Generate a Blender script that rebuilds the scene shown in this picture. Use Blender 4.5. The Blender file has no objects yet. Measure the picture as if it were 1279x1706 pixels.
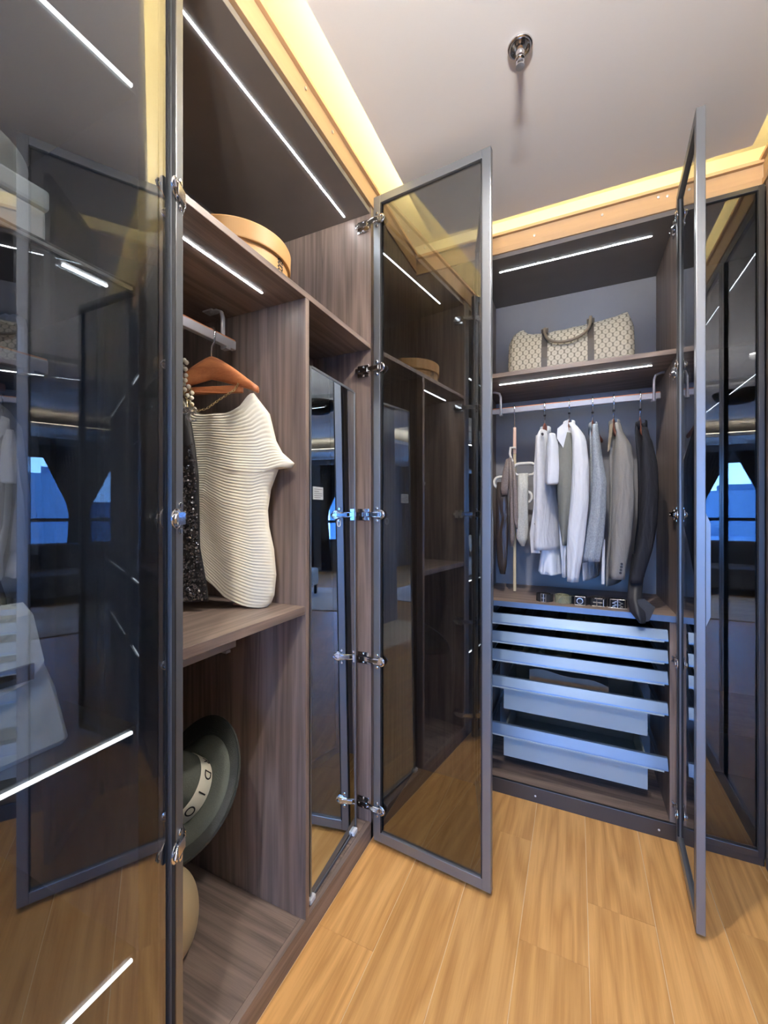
import bpy, bmesh, math, random
from mathutils import Vector, Matrix
R = math.radians
C = bpy.context.scene.collection
sc = bpy.context.scene
random.seed(4)

# ------------------------------------------------------------ camera, world, exposure
cam_d = bpy.data.cameras.new('camera'); cam = bpy.data.objects.new('camera', cam_d); C.objects.link(cam)
cam.location = (0, 0, 1.3); cam.rotation_euler = (R(90), 0, R(25))
cam_d.sensor_fit = 'HORIZONTAL'; cam_d.sensor_width = 36; cam_d.lens = 36 * 686 / 1279; cam_d.clip_start = 0.02
sc.camera = cam
sc.view_settings.view_transform = 'Standard'; sc.view_settings.look = 'None'
sc.view_settings.gamma = 1; sc.view_settings.use_curve_mapping = False
sc.view_settings.exposure = 0.22
w = bpy.data.worlds.new('world'); sc.world = w; w.use_nodes = True
wn = w.node_tree.nodes; wl = w.node_tree.links
bg = wn['Background']
tc = wn.new('ShaderNodeTexCoord'); sep = wn.new('ShaderNodeSeparateXYZ'); rmp = wn.new('ShaderNodeValToRGB')
wl.new(tc.outputs['Generated'], sep.inputs[0]); wl.new(sep.outputs['Z'], rmp.inputs[0])
rmp.color_ramp.elements[0].position = 0.0; rmp.color_ramp.elements[0].color = (0.20, 0.46, 1.0, 1)
rmp.color_ramp.elements[1].position = 0.6; rmp.color_ramp.elements[1].color = (0.08, 0.24, 0.75, 1)
wl.new(rmp.outputs[0], bg.inputs[0]); bg.inputs[1].default_value = 46.0

def lamp(name, kind, loc, energy, color, size=.1, size_y=None, rot=(0, 0, 0), spot=None):
    d = bpy.data.lights.new(name, kind); d.energy = energy; d.color = color
    if kind == 'AREA':
        d.shape = 'RECTANGLE' if size_y else 'DISK'; d.size = size
        if size_y: d.size_y = size_y
    else: d.shadow_soft_size = size
    if spot: d.spot_size = R(spot); d.spot_blend = .6
    o = bpy.data.objects.new(name, d); C.objects.link(o); o.location = loc; o.rotation_euler = rot
    return o
WIN = [(-3.9, -2.5), (-2.0, -.83), (-.70, .35), (.6, 1.9), (2.2, 3.4)]
for a, b in WIN:          # sky portals in the five window openings
    p = lamp('window_portal', 'AREA', ((a + b) / 2, -6.12, 1.5), 1, (1, 1, 1), b - a, 1.6, (R(90), 0, 0))
    p.data.cycles.is_portal = True
DL = [(-.06, 1.06), (-.05, -.45)]  # the second one is added behind the camera, unseen, for more general light
for x, y in DL: lamp('downlight_lamp', 'SPOT', (x, y, 2.585), 68, (1, .93, .84), .03, spot=150)
for k in range(5): lamp('ceiling_fill_lamp', 'POINT', (.05 + .10 * math.cos(k * 1.2566), -.45 + .10 * math.sin(k * 1.2566), 2.284), 62, (1, .95, .88), .022)  # fill lamps added out of view behind the camera to brighten the ceiling
for x, y in [(-1.5, -3.2), (1.5, -3.2), (0, -5.3), (-3, -5.3), (2.8, -5.3)]:
    lamp('living_fill_lamp', 'SPOT', (x, y, 2.55), 110, (1, .85, .65), .04, spot=120)  # bare spots without fittings, added to brighten the far room in reflections

# ------------------------------------------------------------ materials
def nmat(name):
    m = bpy.data.materials.new(name); m.use_nodes = True
    nt = m.node_tree; return m, nt.nodes, nt.links, nt.nodes['Principled BSDF']
def mat(name, col, rough=.5, metal=0., noise=0., nscale=30, bump=0., bscale=60, stretch=(1, 1, 1), spec=.5, sheen=0):
    m, n, l, b = nmat(name)
    b.inputs['Base Color'].default_value = (*col, 1); b.inputs['Roughness'].default_value = rough
    b.inputs['Metallic'].default_value = metal; b.inputs['Specular IOR Level'].default_value = spec
    if sheen: b.inputs['Sheen Weight'].default_value = sheen
    if noise or bump:
        t = n.new('ShaderNodeTexCoord'); mp = n.new('ShaderNodeMapping'); mp.inputs['Scale'].default_value = stretch
        l.new(t.outputs['Object'], mp.inputs[0])
    if noise:
        nz = n.new('ShaderNodeTexNoise'); nz.inputs['Scale'].default_value = nscale; nz.inputs['Detail'].default_value = 5
        l.new(mp.outputs[0], nz.inputs['Vector'])
        mx = n.new('ShaderNodeMix'); mx.data_type = 'RGBA'
        l.new(nz.outputs[0], mx.inputs[0])
        mx.inputs[6].default_value = (*[max(0, c * (1 - noise)) for c in col], 1)
        mx.inputs[7].default_value = (*[min(1, c * (1 + noise)) for c in col], 1)
        l.new(mx.outputs[2], b.inputs['Base Color'])
    if bump:
        nb = n.new('ShaderNodeTexNoise'); nb.inputs['Scale'].default_value = bscale; nb.inputs['Detail'].default_value = 3
        l.new(mp.outputs[0], nb.inputs['Vector'])
        bp = n.new('ShaderNodeBump'); bp.inputs['Strength'].default_value = bump; bp.inputs['Distance'].default_value = .003
        l.new(nb.outputs[0], bp.inputs['Height']); l.new(bp.outputs[0], b.inputs['Normal'])
    return m
def wood(name, dark, light, stretch, rough=.45, ring=6., rnd=False, contrast=(.3, .7), spec=.5):
    m, n, l, b = nmat(name)
    b.inputs['Roughness'].default_value = rough; b.inputs['Specular IOR Level'].default_value = spec
    t = n.new('ShaderNodeTexCoord'); mp = n.new('ShaderNodeMapping'); mp.inputs['Scale'].default_value = stretch
    l.new(t.outputs['Object'], mp.inputs[0]); vec = mp.outputs[0]
    oi = n.new('ShaderNodeObjectInfo')
    if rnd:
        ad = n.new('ShaderNodeVectorMath'); ad.operation = 'ADD'
        sc_ = n.new('ShaderNodeVectorMath'); sc_.operation = 'SCALE'; sc_.inputs[3].default_value = 37.
        cb = n.new('ShaderNodeCombineXYZ')
        for k in range(3): l.new(oi.outputs['Random'], cb.inputs[k])
        l.new(cb.outputs[0], sc_.inputs[0]); l.new(vec, ad.inputs[0]); l.new(sc_.outputs[0], ad.inputs[1]); vec = ad.outputs[0]
    a = n.new('ShaderNodeTexNoise'); a.inputs['Scale'].default_value = 1.0; a.inputs['Detail'].default_value = 2
    l.new(vec, a.inputs['Vector'])
    mul = n.new('ShaderNodeMath'); mul.operation = 'MULTIPLY'; mul.inputs[1].default_value = ring; l.new(a.outputs[0], mul.inputs[0])
    sn = n.new('ShaderNodeMath'); sn.operation = 'PINGPONG'; sn.inputs[1].default_value = .5; l.new(mul.outputs[0], sn.inputs[0])
    fine = n.new('ShaderNodeTexNoise'); fine.inputs['Scale'].default_value = 5.; fine.inputs['Detail'].default_value = 6; fine.inputs['Roughness'].default_value = .7
    st2 = n.new('ShaderNodeMapping'); st2.inputs['Scale'].default_value = tuple(3. if s > 2 else 1. for s in stretch)
    l.new(vec, st2.inputs[0]); l.new(st2.outputs[0], fine.inputs['Vector'])
    mx = n.new('ShaderNodeMath'); mx.operation = 'ADD'; l.new(sn.outputs[0], mx.inputs[0]); l.new(fine.outputs[0], mx.inputs[1])
    rp = n.new('ShaderNodeValToRGB'); rp.color_ramp.elements[0].position = contrast[0]; rp.color_ramp.elements[1].position = contrast[1] + .35
    rp.color_ramp.elements[0].color = (*dark, 1); rp.color_ramp.elements[1].color = (*light, 1)
    l.new(mx.outputs[0], rp.inputs[0])
    if rnd:
        hs = n.new('ShaderNodeHueSaturation'); mr = n.new('ShaderNodeMapRange'); mr.inputs[3].default_value = .88; mr.inputs[4].default_value = 1.1
        l.new(oi.outputs['Random'], mr.inputs[0]); l.new(mr.outputs[0], hs.inputs['Value']); l.new(rp.outputs[0], hs.inputs['Color']); l.new(hs.outputs[0], b.inputs['Base Color'])
    else: l.new(rp.outputs[0], b.inputs['Base Color'])
    bp = n.new('ShaderNodeBump'); bp.inputs['Strength'].default_value = .12; bp.inputs['Distance'].default_value = .001
    l.new(fine.outputs[0], bp.inputs['Height']); l.new(bp.outputs[0], b.inputs['Normal'])
    return m
def emit(name, col, s):
    m, n, l, b = nmat(name); n.remove(b)
    e = n.new('ShaderNodeEmission'); e.inputs[0].default_value = (*col, 1); e.inputs[1].default_value = s
    l.new(e.outputs[0], n['Material Output'].inputs[0]); return m
def tint(name, col, ior=2.4, rough=0.0):
    m, n, l, b = nmat(name); n.remove(b)
    t = n.new('ShaderNodeBsdfTransparent'); t.inputs[0].default_value = (*col, 1)
    g = n.new('ShaderNodeBsdfGlossy'); g.inputs[0].default_value = (.95, .97, 1, 1); g.inputs['Roughness'].default_value = rough
    geo = n.new('ShaderNodeNewGeometry'); dt = n.new('ShaderNodeVectorMath'); dt.operation = 'DOT_PRODUCT'
    l.new(geo.outputs['Incoming'], dt.inputs[0]); l.new(geo.outputs['Normal'], dt.inputs[1])
    def mth(op, a, b=None):
        q = n.new('ShaderNodeMath'); q.operation = op
        for k, v in enumerate((a, b)):
            if v is None: continue
            if isinstance(v, (int, float)): q.inputs[k].default_value = v
            else: l.new(v, q.inputs[k])
        return q.outputs[0]
    r0 = ((ior - 1) / (ior + 1)) ** 2          # Schlick reflectance, the same from either side of the pane
    sch = mth('ADD', mth('MULTIPLY', mth('POWER', mth('SUBTRACT', 1.0, mth('ABSOLUTE', dt.outputs['Value'])), 5.0), 1 - r0), r0)
    x = n.new('ShaderNodeMixShader'); l.new(sch, x.inputs[0]); l.new(t.outputs[0], x.inputs[1]); l.new(g.outputs[0], x.inputs[2])
    l.new(x.outputs[0], n['Material Output'].inputs[0]); return m
WD, WL = (.105, .078, .068), (.265, .20, .168)
M = dict(
    woodv=wood('dark_oak_vertical', WD, WL, (16, 16, .8), .42, 5),
    woodh=wood('dark_oak_along_y', WD, WL, (16, 1.0, 16), .42, 5),
    woodx=wood('dark_oak_along_x', WD, WL, (1.0, 16, 16), .42, 5),
    near=mat('unlit_dark_laminate', (.040, .042, .046), .45),  # near wardrobe panels: the shade of an unlit interior is in this colour
    woodin=mat('grey_melamine', (.235, .235, .26), .5, noise=.1, nscale=6),
    under=mat('dark_brown_laminate', (.17, .155, .15), .45, noise=.15, nscale=8),
    cornice=mat('tan_board', (.50, .33, .19), .5, noise=.08, nscale=12, stretch=(1, 1, 6)),
    floor=wood('light_oak_floor', (.47, .215, .06), (.77, .43, .155), (9, .8, 9), .38, 7, rnd=True, contrast=(.2, .72), spec=.35),
    gap=mat('plank_joint', (.80, .60, .36), .5),
    slab=wood('living_floor_oak', (.44, .24, .09), (.60, .36, .16), (7, .9, 7), .4, 6),
    ceil=mat('matt_ceiling_paint', (.82, .80, .80), .9),
    cove=mat('cream_cove_paint', (.86, .82, .70), .9),
    wall=mat('grey_wall_paint', (.30, .30, .31), .85),
    metal=mat('gunmetal_aluminium', (.235, .25, .275), .38, .7),
    metald=mat('dark_bronze_frame', (.10, .10, .105), .38, .8),
    gasket=mat('black_gasket', (.01, .01, .012), .6),
    glass=tint('smoked_glass', (.55, .565, .57), 2.2),
    mirror=mat('grey_mirror', (.50, .56, .60), .01, 1.),
    chrome=mat('chrome', (.75, .75, .76), .12, 1.),
    nickel=mat('satin_nickel', (.62, .62, .64), .3, 1.),
    railw=mat('champagne_aluminium', (.58, .55, .56), .38, .4),
    railo=mat('orange_leather_strip', (.72, .27, .11), .55),
    alu=mat('brushed_bluelit_aluminium', (.15, .22, .34), .36, .55, bump=.05, bscale=20, stretch=(1, 60, 60)),  # blue window light is mixed into the metal's base colour
    basket=mat('pale_grey_lacquer', (.36, .43, .47), .45),
    trayin=mat('dark_tray_lining', (.03, .033, .036), .8),
    led=emit('led_white', (.90, .96, 1), 70.), led_soft=emit('led_edge_white', (.90, .96, 1), 9.),
    cove_led=emit('cove_led_warm', (1, .80, .39), 54.),
    living_led=emit('living_cove_led', (1, .84, .58), 30.),
    dl=emit('downlight_disc', (1, .93, .84), 30.),
    cream=mat('ivory_pleated_fabric', (.78, .735, .60), .75, noise=.05, nscale=60, sheen=.3),
    black=mat('black_satin', (.012, .012, .014), .4),
    seq=mat('black_sequin', (.28, .28, .30), .22, .9),
    hangw=wood('cherry_hanger_wood', (.40, .12, .045), (.62, .24, .10), (3, 20, 20), .35, 4),
    hangd=mat('dark_red_hanger_wood', (.16, .05, .03), .4, noise=.2, nscale=30),
    pink=mat('pale_beech_stick', (.74, .50, .40), .5),
    loop=mat('cream_plastic_loop', (.72, .70, .66), .45),
    pearl=mat('pearl', (.85, .80, .66), .2, .2),
    gold=mat('brass_chain', (.62, .50, .28), .3, 1.),
    tanbox=mat('tan_hatbox_board', (.52, .295, .11), .55, noise=.06, nscale=20),
    ink=mat('black_ink', (.02, .016, .012), .6),
    straw=mat('dark_green_grey_straw', (.085, .095, .08), .8, noise=.25, nscale=300, bump=.6, bscale=500),
    strawd=mat('black_brim_braid', (.020, .022, .018), .7, bump=.5, bscale=300),
    ribbon=mat('cream_ribbon', (.80, .76, .62), .6),
    beige=mat('beige_leather', (.62, .50, .30), .55, noise=.12, nscale=15),
    white=mat('white_cotton', (.68, .70, .74), .8, noise=.04, nscale=30, bump=.1, bscale=40),
    lgrey=mat('light_grey_cloth', (.58, .58, .60), .85, noise=.08, nscale=60, bump=.15, bscale=80),
    olive=mat('olive_grey_cloth', (.17, .175, .155), .85, noise=.1, nscale=60, bump=.15),
    knit=mat('heather_knit', (.28, .31, .35), .95, noise=.55, nscale=230, bump=.8, bscale=230, stretch=(1, 1, .5)),
    taupe=mat('taupe_wool', (.20, .19, .18), .9, noise=.1, nscale=200, bump=.15, bscale=200),
    char=mat('charcoal_wool', (.016, .017, .023), .9, noise=.15, nscale=150, spec=.2),
    chard=mat('charcoal_lining', (.010, .010, .013), .6),
    brown=mat('brown_satin_tie', (.040, .030, .026), .3, noise=.2, nscale=40),
    pat=mat('speckled_brown_tie', (.19, .155, .145), .5, noise=.8, nscale=260),
    pat2=mat('pale_speckled_tie', (.50, .50, .46), .5, noise=.35, nscale=220),
    gtie=mat('grey_brown_tie', (.20, .18, .165), .5, noise=.3, nscale=90),
    strap=mat('dark_brown_strap', (.055, .045, .04), .5),
    handle=mat('taupe_leather_handle', (.20, .165, .12), .5),
    bagw=mat('off_white_leather', (.68, .71, .69), .5, noise=.05, nscale=20, bump=.2, bscale=300),
    hatw=mat('white_felt', (.70, .75, .72), .8),
    curtain=mat('dark_brown_curtain', (.035, .028, .026), .9),
    sofa=mat('grey_blue_sofa', (.10, .11, .13), .9),
    rug=mat('pale_rug', (.62, .62, .62), .95),
    city=mat('hazy_city_block', (.10, .16, .24), .9, noise=.3, nscale=2),
    sticker=mat('clear_label', (.55, .58, .60), .4),
    olivef=mat('olive_folded_cloth', (.20, .19, .11), .9, noise=.6, nscale=60),
    brownf=mat('brown_folded_leather', (.16, .12, .095), .6, noise=.2, nscale=30),
)
def soft_folds(m, strength=.5):
    "long soft vertical creases added to a garment material as fine relief"
    n, l = m.node_tree.nodes, m.node_tree.links; b = n['Principled BSDF']
    t = n.new('ShaderNodeTexCoord'); mp = n.new('ShaderNodeMapping'); mp.inputs['Scale'].default_value = (26, 14, 5); l.new(t.outputs['Object'], mp.inputs[0])
    nz = n.new('ShaderNodeTexNoise'); nz.inputs['Scale'].default_value = 1.; nz.inputs['Detail'].default_value = 2; nz.inputs['Distortion'].default_value = .8; l.new(mp.outputs[0], nz.inputs['Vector'])
    bp = n.new('ShaderNodeBump'); bp.inputs['Strength'].default_value = strength; bp.inputs['Distance'].default_value = .02
    l.new(nz.outputs[0], bp.inputs['Height'])
    if b.inputs['Normal'].links: l.new(b.inputs['Normal'].links[0].from_socket, bp.inputs['Normal'])
    l.new(bp.outputs[0], b.inputs['Normal'])
for k_ in ('white', 'lgrey', 'olive', 'taupe', 'char', 'knit', 'bagw', 'brown', 'pat', 'pat2'): soft_folds(M[k_], .6 if k_ not in ('bagw', 'knit') else .3)
def hexmat():
    m, n, l, b = nmat('honeycomb_canvas'); b.inputs['Roughness'].default_value = .6
    t = n.new('ShaderNodeTexCoord'); mp = n.new('ShaderNodeMapping'); mp.inputs['Scale'].default_value = (35.7, 0, 22)
    l.new(t.outputs['Object'], mp.inputs[0])
    ds = []
    for off in (0., .5):
        a = n.new('ShaderNodeVectorMath'); a.operation = 'ADD'; a.inputs[1].default_value = (off, 0, off); l.new(mp.outputs[0], a.inputs[0])
        f = n.new('ShaderNodeVectorMath'); f.operation = 'FRACTION'; l.new(a.outputs[0], f.inputs[0])
        s = n.new('ShaderNodeVectorMath'); s.operation = 'SUBTRACT'; s.inputs[1].default_value = (.5, 0, .5); l.new(f.outputs[0], s.inputs[0])
        q = n.new('ShaderNodeVectorMath'); q.operation = 'MULTIPLY'; q.inputs[1].default_value = (1, 0, 1.40); l.new(s.outputs[0], q.inputs[0]); ln = n.new('ShaderNodeVectorMath'); ln.operation = 'LENGTH'; l.new(q.outputs[0], ln.inputs[0]); ds.append(ln)
    mn = n.new('ShaderNodeMath'); mn.operation = 'MINIMUM'; l.new(ds[0].outputs['Value'], mn.inputs[0]); l.new(ds[1].outputs['Value'], mn.inputs[1])
    rp = n.new('ShaderNodeValToRGB'); e = rp.color_ramp.elements
    e[0].position = .05; e[0].color = (.40, .36, .27, 1); e[1].position = .47; e[1].color = (.16, .14, .10, 1)
    x = e.new(.16); x.color = (.57, .52, .41, 1); x = e.new(.36); x.color = (.55, .50, .39, 1)
    l.new(mn.outputs[0], rp.inputs[0]); l.new(rp.outputs[0], b.inputs['Base Color']); return m
M['hex'] = hexmat()

# ------------------------------------------------------------ mesh helpers
def BM(): return bmesh.new()
def box(bm, x0, x1, y0, y1, z0, z1):
    v = [bm.verts.new((x, y, z)) for x in (x0, x1) for y in (y0, y1) for z in (z0, z1)]
    for f in ((0, 1, 3, 2), (4, 6, 7, 5), (0, 4, 5, 1), (2, 3, 7, 6), (0, 2, 6, 4), (1, 5, 7, 3)): bm.faces.new([v[i] for i in f])
    return bm
def obox(bm, c, ax, L, Wd, Ht, up=(0, 0, 1)):
    "oriented box: L along ax, Ht along up, Wd across"
    ax = Vector(ax).normalized(); up = Vector(up); si = up.cross(ax).normalized(); up = ax.cross(si).normalized(); c = Vector(c)
    v = [bm.verts.new(c + ax * (a * L / 2) + si * (b * Wd / 2) + up * (d * Ht / 2)) for a in (-1, 1) for b in (-1, 1) for d in (-1, 1)]
    for f in ((0, 1, 3, 2), (4, 6, 7, 5), (0, 4, 5, 1), (2, 3, 7, 6), (0, 2, 6, 4), (1, 5, 7, 3)): bm.faces.new([v[i] for i in f])
    return bm
def skin(bm, rings, close=True, capped=True):
    vs = [[bm.verts.new(p) for p in r] for r in rings]; n = len(vs[0])
    for a, b in zip(vs, vs[1:]):
        for i in range(n if close else n - 1):
            j = (i + 1) % n; bm.faces.new((a[i], a[j], b[j], b[i]))
    if capped and close:
        bm.faces.new(list(reversed(vs[0]))); bm.faces.new(vs[-1])
    return bm
def tube(bm, pts, r, seg=8, flat=1.):
    pts = [Vector(p) for p in pts]; rings = []; prev = None
    for i, p in enumerate(pts):
        t = (pts[min(i + 1, len(pts) - 1)] - pts[max(i - 1, 0)]).normalized()
        if prev is None: prev = t.cross(Vector((0.3, .2, 1)) if abs(t.z) < .9 else Vector((1, .1, 0))).normalized()
        u = (prev - t * prev.dot(t)).normalized(); prev = u; vv = t.cross(u)
        rr = r[i] if isinstance(r, (list, tuple)) else r
        rings.append([p + u * (rr * math.cos(6.2832 * k / seg)) + vv * (rr * flat * math.sin(6.2832 * k / seg)) for k in range(seg)])
    return skin(bm, rings)
def lathe(bm, c, prof, seg=32, axis=(0, 0, 1)):
    ax = Vector(axis).normalized(); u = ax.orthogonal().normalized(); v = ax.cross(u); c = Vector(c)
    return skin(bm, [[c + ax * h + u * (r * math.cos(6.2832 * k / seg)) + v * (r * math.sin(6.2832 * k / seg)) for k in range(seg)] for r, h in prof])
def arc(c, r, a0, a1, n, plane='xz', ry=None):
    ry = ry or r; out = []
    for i in range(n + 1):
        a = R(a0 + (a1 - a0) * i / n); p, q = r * math.cos(a), ry * math.sin(a)
        out.append({'xz': (c[0] + p, c[1], c[2] + q), 'yz': (c[0], c[1] + p, c[2] + q), 'xy': (c[0] + p, c[1] + q, c[2])}[plane])
    return out
def interp(tab, x):
    if x <= tab[0][0]: return tab[0][1]
    for (a, p), (b, q) in zip(tab, tab[1:]):
        if x <= b: return p + (q - p) * (x - a) / (b - a)
    return tab[-1][1]

W = {}
def link(o, parent):
    C.objects.link(o)
    if parent is not None: o.parent = parent
def thing(name, label, cat, loc=(0, 0, 0), rz=0, group=None, parent=None):
    o = bpy.data.objects.new(name, None); o.empty_display_size = .05
    o.location = loc; o.rotation_euler = (0, 0, rz); link(o, parent)
    mtx = Matrix.Translation(loc) @ Matrix.Rotation(rz, 4, 'Z')
    W[o.name] = (W[parent.name] @ mtx) if parent else mtx
    if cat: o['label'] = label; o['category'] = cat
    if group: o['group'] = group
    return o
def obj(name, bm, m, parent=None, bevel=0, smooth=False, local=False, label=None, kind=None, loc=None):
    """one mesh object; geometry is given in world metres unless local; origin at the parent's origin"""
    if loc is not None and parent is None:
        bmesh.ops.translate(bm, vec=-Vector(loc), verts=bm.verts)
    if parent is not None and not local: bm.transform(W[parent.name].inverted())
    bmesh.ops.recalc_face_normals(bm, faces=bm.faces)
    me = bpy.data.meshes.new(name); bm.to_mesh(me); bm.free()
    if smooth:
        for p in me.polygons: p.use_smooth = True
    me.materials.append(M[m] if isinstance(m, str) else m)
    o = bpy.data.objects.new(name, me); link(o, parent)
    W[o.name] = W[parent.name].copy() if parent else Matrix.Translation(loc or (0, 0, 0))
    if loc is not None and parent is None: o.location = loc
    if bevel:
        b = o.modifiers.new('bevel', 'BEVEL'); b.width = bevel; b.segments = 2; b.limit_method = 'ANGLE'; b.angle_limit = R(40)
    if label: o['label'] = label
    if kind: o['kind'] = kind
    return o
def tag(o, label, cat, group=None):
    o['label'] = label; o['category'] = cat
    if group: o['group'] = group
    return o
def struct(name, bm, m, **k):
    o = obj(name, bm, m, **k)
    if o.parent is None: o['kind'] = 'structure'
    return o
def B(*a): return box(BM(), *a)

# ------------------------------------------------------------ main dimensions
LX, BY, RX = -.736, 1.967, .625        # left, back and right wardrobe front planes
CT = 2.605                             # ceiling panel underside
TOP = 2.483                            # inner roof of the wardrobes
BASE = .07

# ------------------------------------------------------------ structure
fl = struct('floor', B(LX - .7, RX + .8, -1.4, 2.6, -.06, -.0016), 'gap')
x0 = LX; pw = .1925; rnd = random.Random(3)
joints = {0: 1.09, 1: .62, 2: 1.72, 3: 1.31, 4: 1.53, 5: .86, 6: 1.62, 7: 1.2}
for i in range(8):
    a = x0 + i * pw; b = min(a + pw, RX + .012)
    if b - a < .02: continue
    ys = [-1.4]; j = joints[i]
    while j > -1.4: j -= 1.2
    j += 1.2
    while j < 1.99: ys.append(j); j += 1.2
    ys.append(1.985)
    for p, q in zip(ys, ys[1:]):
        obj('plank', B(a + .0011, b - .0011, p + .0004, q - .0004, -.006, 0), 'floor', fl, bevel=.0006)
struct('floor.001', B(-4.6, 4.6, -6.1, -1.4, -.06, 0), 'slab')
# ceiling panel with the lit recess round it
cp = struct('ceiling', B(-.624, .570, -1.2, 1.885, CT, CT + .03), 'ceil')
struct('trim_1', B(-1.40, 1.30, -1.25, 2.62, 2.76, 2.80), 'cove')                 # top of the recess
struct('trim_2', B(-.93, -.90, -1.2, 2.16, 2.50, 2.76), 'cove'); struct('trim_3', B(-.90, .84, 2.13, 2.16, 2.50, 2.76), 'cove')
struct('trim_4', B(.81, .84, -1.2, 2.13, 2.50, 2.76), 'cove')
for k, a in enumerate(((-.60, -.585, -1.15, 1.85), (.535, .55, -1.15, 1.85), (-.57, .52, 1.845, 1.86))):
    o = obj('cove_light_strip', B(a[0], a[1], a[2], a[3], CT + .03, CT + .042), 'cove_led')
    tag(o, ['warm LED strip hidden above the left edge of the ceiling panel', 'warm LED strip hidden above the right edge of the ceiling panel', 'warm LED strip hidden above the back edge of the ceiling panel'][k], 'light strip')
# cornices (tan boards above the doors)
def cornice(n, parts):
    o = struct(n, parts[0], 'cornice', bevel=.001)
    for p in parts[1:]: obj('cornice_lip', p, 'cornice', o, bevel=.001)
    return o
c1 = cornice('trim_5', [B(LX - .03, LX, -1.0, BY, 2.538, 2.592), B(LX - .034, LX + .004, -1.0, BY, 2.512, 2.536), B(LX - .036, LX + .012, -1.0, BY, 2.593, 2.606)])
c2 = cornice('trim_6', [B(LX, RX, BY, BY + .03, 2.530, 2.582), B(LX, RX, BY - .004, BY + .034, 2.502, 2.528), B(LX, RX, BY - .012, BY + .036, 2.583, 2.596)])
c3 = cornice('trim_7', [B(RX, RX + .03, .0, BY, 2.530, 2.592), B(RX - .004, RX + .034, .0, BY, 2.504, 2.528), B(RX - .012, RX + .036, .0, BY, 2.593, 2.606)])
for (x, y, z, p) in [(LX, 1.02, 2.57, c1), (LX, 1.17, 2.565, c1), (-.17, BY, 2.545, c2), (.10, BY, 2.555, c2), (.30, BY, 2.565, c2), (.33, BY, 2.56, c2)]:
    obj('screw', lathe(BM(), (x, y, z), [(.005, -.002), (.005, .004), (.002, .005)], 10, (1, 0, 0) if p is c1 else (0, -1, 0)), 'nickel', p)
# shell walls
struct('wall_left', B(-1.42, -1.34, -1.3, 2.66, 0, 2.76), 'wall')
struct('wall_back', B(-1.42, 1.40, 2.56, 2.66, 0, 2.76), 'wall')
struct('wall_right', B(1.26, 1.34, -1.3, 2.66, 0, 2.76), 'wall')
struct('wall_front', B(-4.6, -1.34, -1.4, -1.3, 0, 2.85), 'wall'); struct('wall_front.001', B(1.26, 4.6, -1.4, -1.3, 0, 2.85), 'wall')
struct('wall_front.002', B(-1.34, 1.26, -1.4, -1.25, 2.62, 2.85), 'wall')
struct('wall_west', B(-4.7, -4.6, -6.2, -1.3, 0, 2.85), 'wall'); struct('wall_east', B(4.6, 4.7, -6.2, -1.3, 0, 2.85), 'wall')
bm = BM(); xs = [-4.6] + [v for p in WIN for v in p] + [4.6]
for i in range(0, len(xs), 2): box(bm, xs[i], xs[i + 1], -6.2, -6.1, 0, 2.85)
for a, b in WIN: box(bm, a, b, -6.2, -6.1, 0, .7); box(bm, a, b, -6.2, -6.1, 2.3, 2.85)
struct('wall_south', bm, 'wall')
for k, (a, b) in enumerate(WIN):
    wdw = struct('window_%d' % (k + 1), (lambda q: (box(q, a, a + .05, -6.18, -6.12, .7, 2.3), box(q, b - .05, b, -6.18, -6.12, .7, 2.3), box(q, a, b, -6.18, -6.12, .7, .75), box(q, a, b, -6.18, -6.12, 2.25, 2.3), box(q, a, b, -6.18, -6.12, 1.13, 1.19), q)[-1])(BM()), 'metald')
# living room ceiling with a lit tray
bm = BM()
for a in ((-4.6, 4.6, -6.1, -5.0), (-4.6, 4.6, -2.2, -1.4), (-4.6, -2.6, -5.0, -2.2), (2.6, 4.6, -5.0, -2.2)): box(bm, *a, 2.6, 2.66)
struct('ceiling.001', bm, 'ceil'); struct('ceiling.002', B(-4.6, 4.6, -6.1, -1.4, 2.85, 2.9), 'ceil')
bm = BM()
for a in ((-2.75, 2.75, -5.12, -5.06), (-2.75, 2.75, -2.14, -2.08), (-2.76, -2.70, -5.0, -2.2), (2.70, 2.76, -5.0, -2.2)): box(bm, *a, 2.66, 2.68)
tag(obj('living_cove_light', bm, 'living_led'), 'warm LED line round the raised tray of the far room ceiling', 'light strip')
def curtain(xa, xb, side):
    rings = []
    for k in range(13):
        z = 2.45 - k * .2
        t = abs(z - 1.35) / 1.1
        wd = (xb - xa) * (.22 + .78 * min(1, max(0, (z - 1.35) / 1.1)) if z > 1.35 else .22 + .1 * t)
        c = (xa if side < 0 else xb); lo, hi = (c, c + wd) if side < 0 else (c - wd, c)
        n = 40; rings.append([(lo + (hi - lo) * i / n, -5.98 + .03 * math.sin(i * 1.6), z) for i in range(n + 1)] + [(hi - (hi - lo) * i / n, -5.95 + .03 * math.sin((n - i) * 1.6), z) for i in range(n + 1)])
    return skin(BM(), rings)
ncur = 0
places = ['far left', 'left', 'middle', 'right', 'far right']
for k, (a, b) in enumerate(WIN):
    m_ = (a + b) / 2
    for s in (-1, 1):
        o = obj('curtain', curtain(a - .05 if s < 0 else m_ + .01, m_ - .01 if s < 0 else b + .05, s), 'curtain', smooth=True)
        tag(o, 'dark tied-back curtain on the %s side of the %s living room window' % ('east' if s > 0 else 'west', places[k]), 'curtain', 'tied-back curtains at the far windows')
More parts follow.
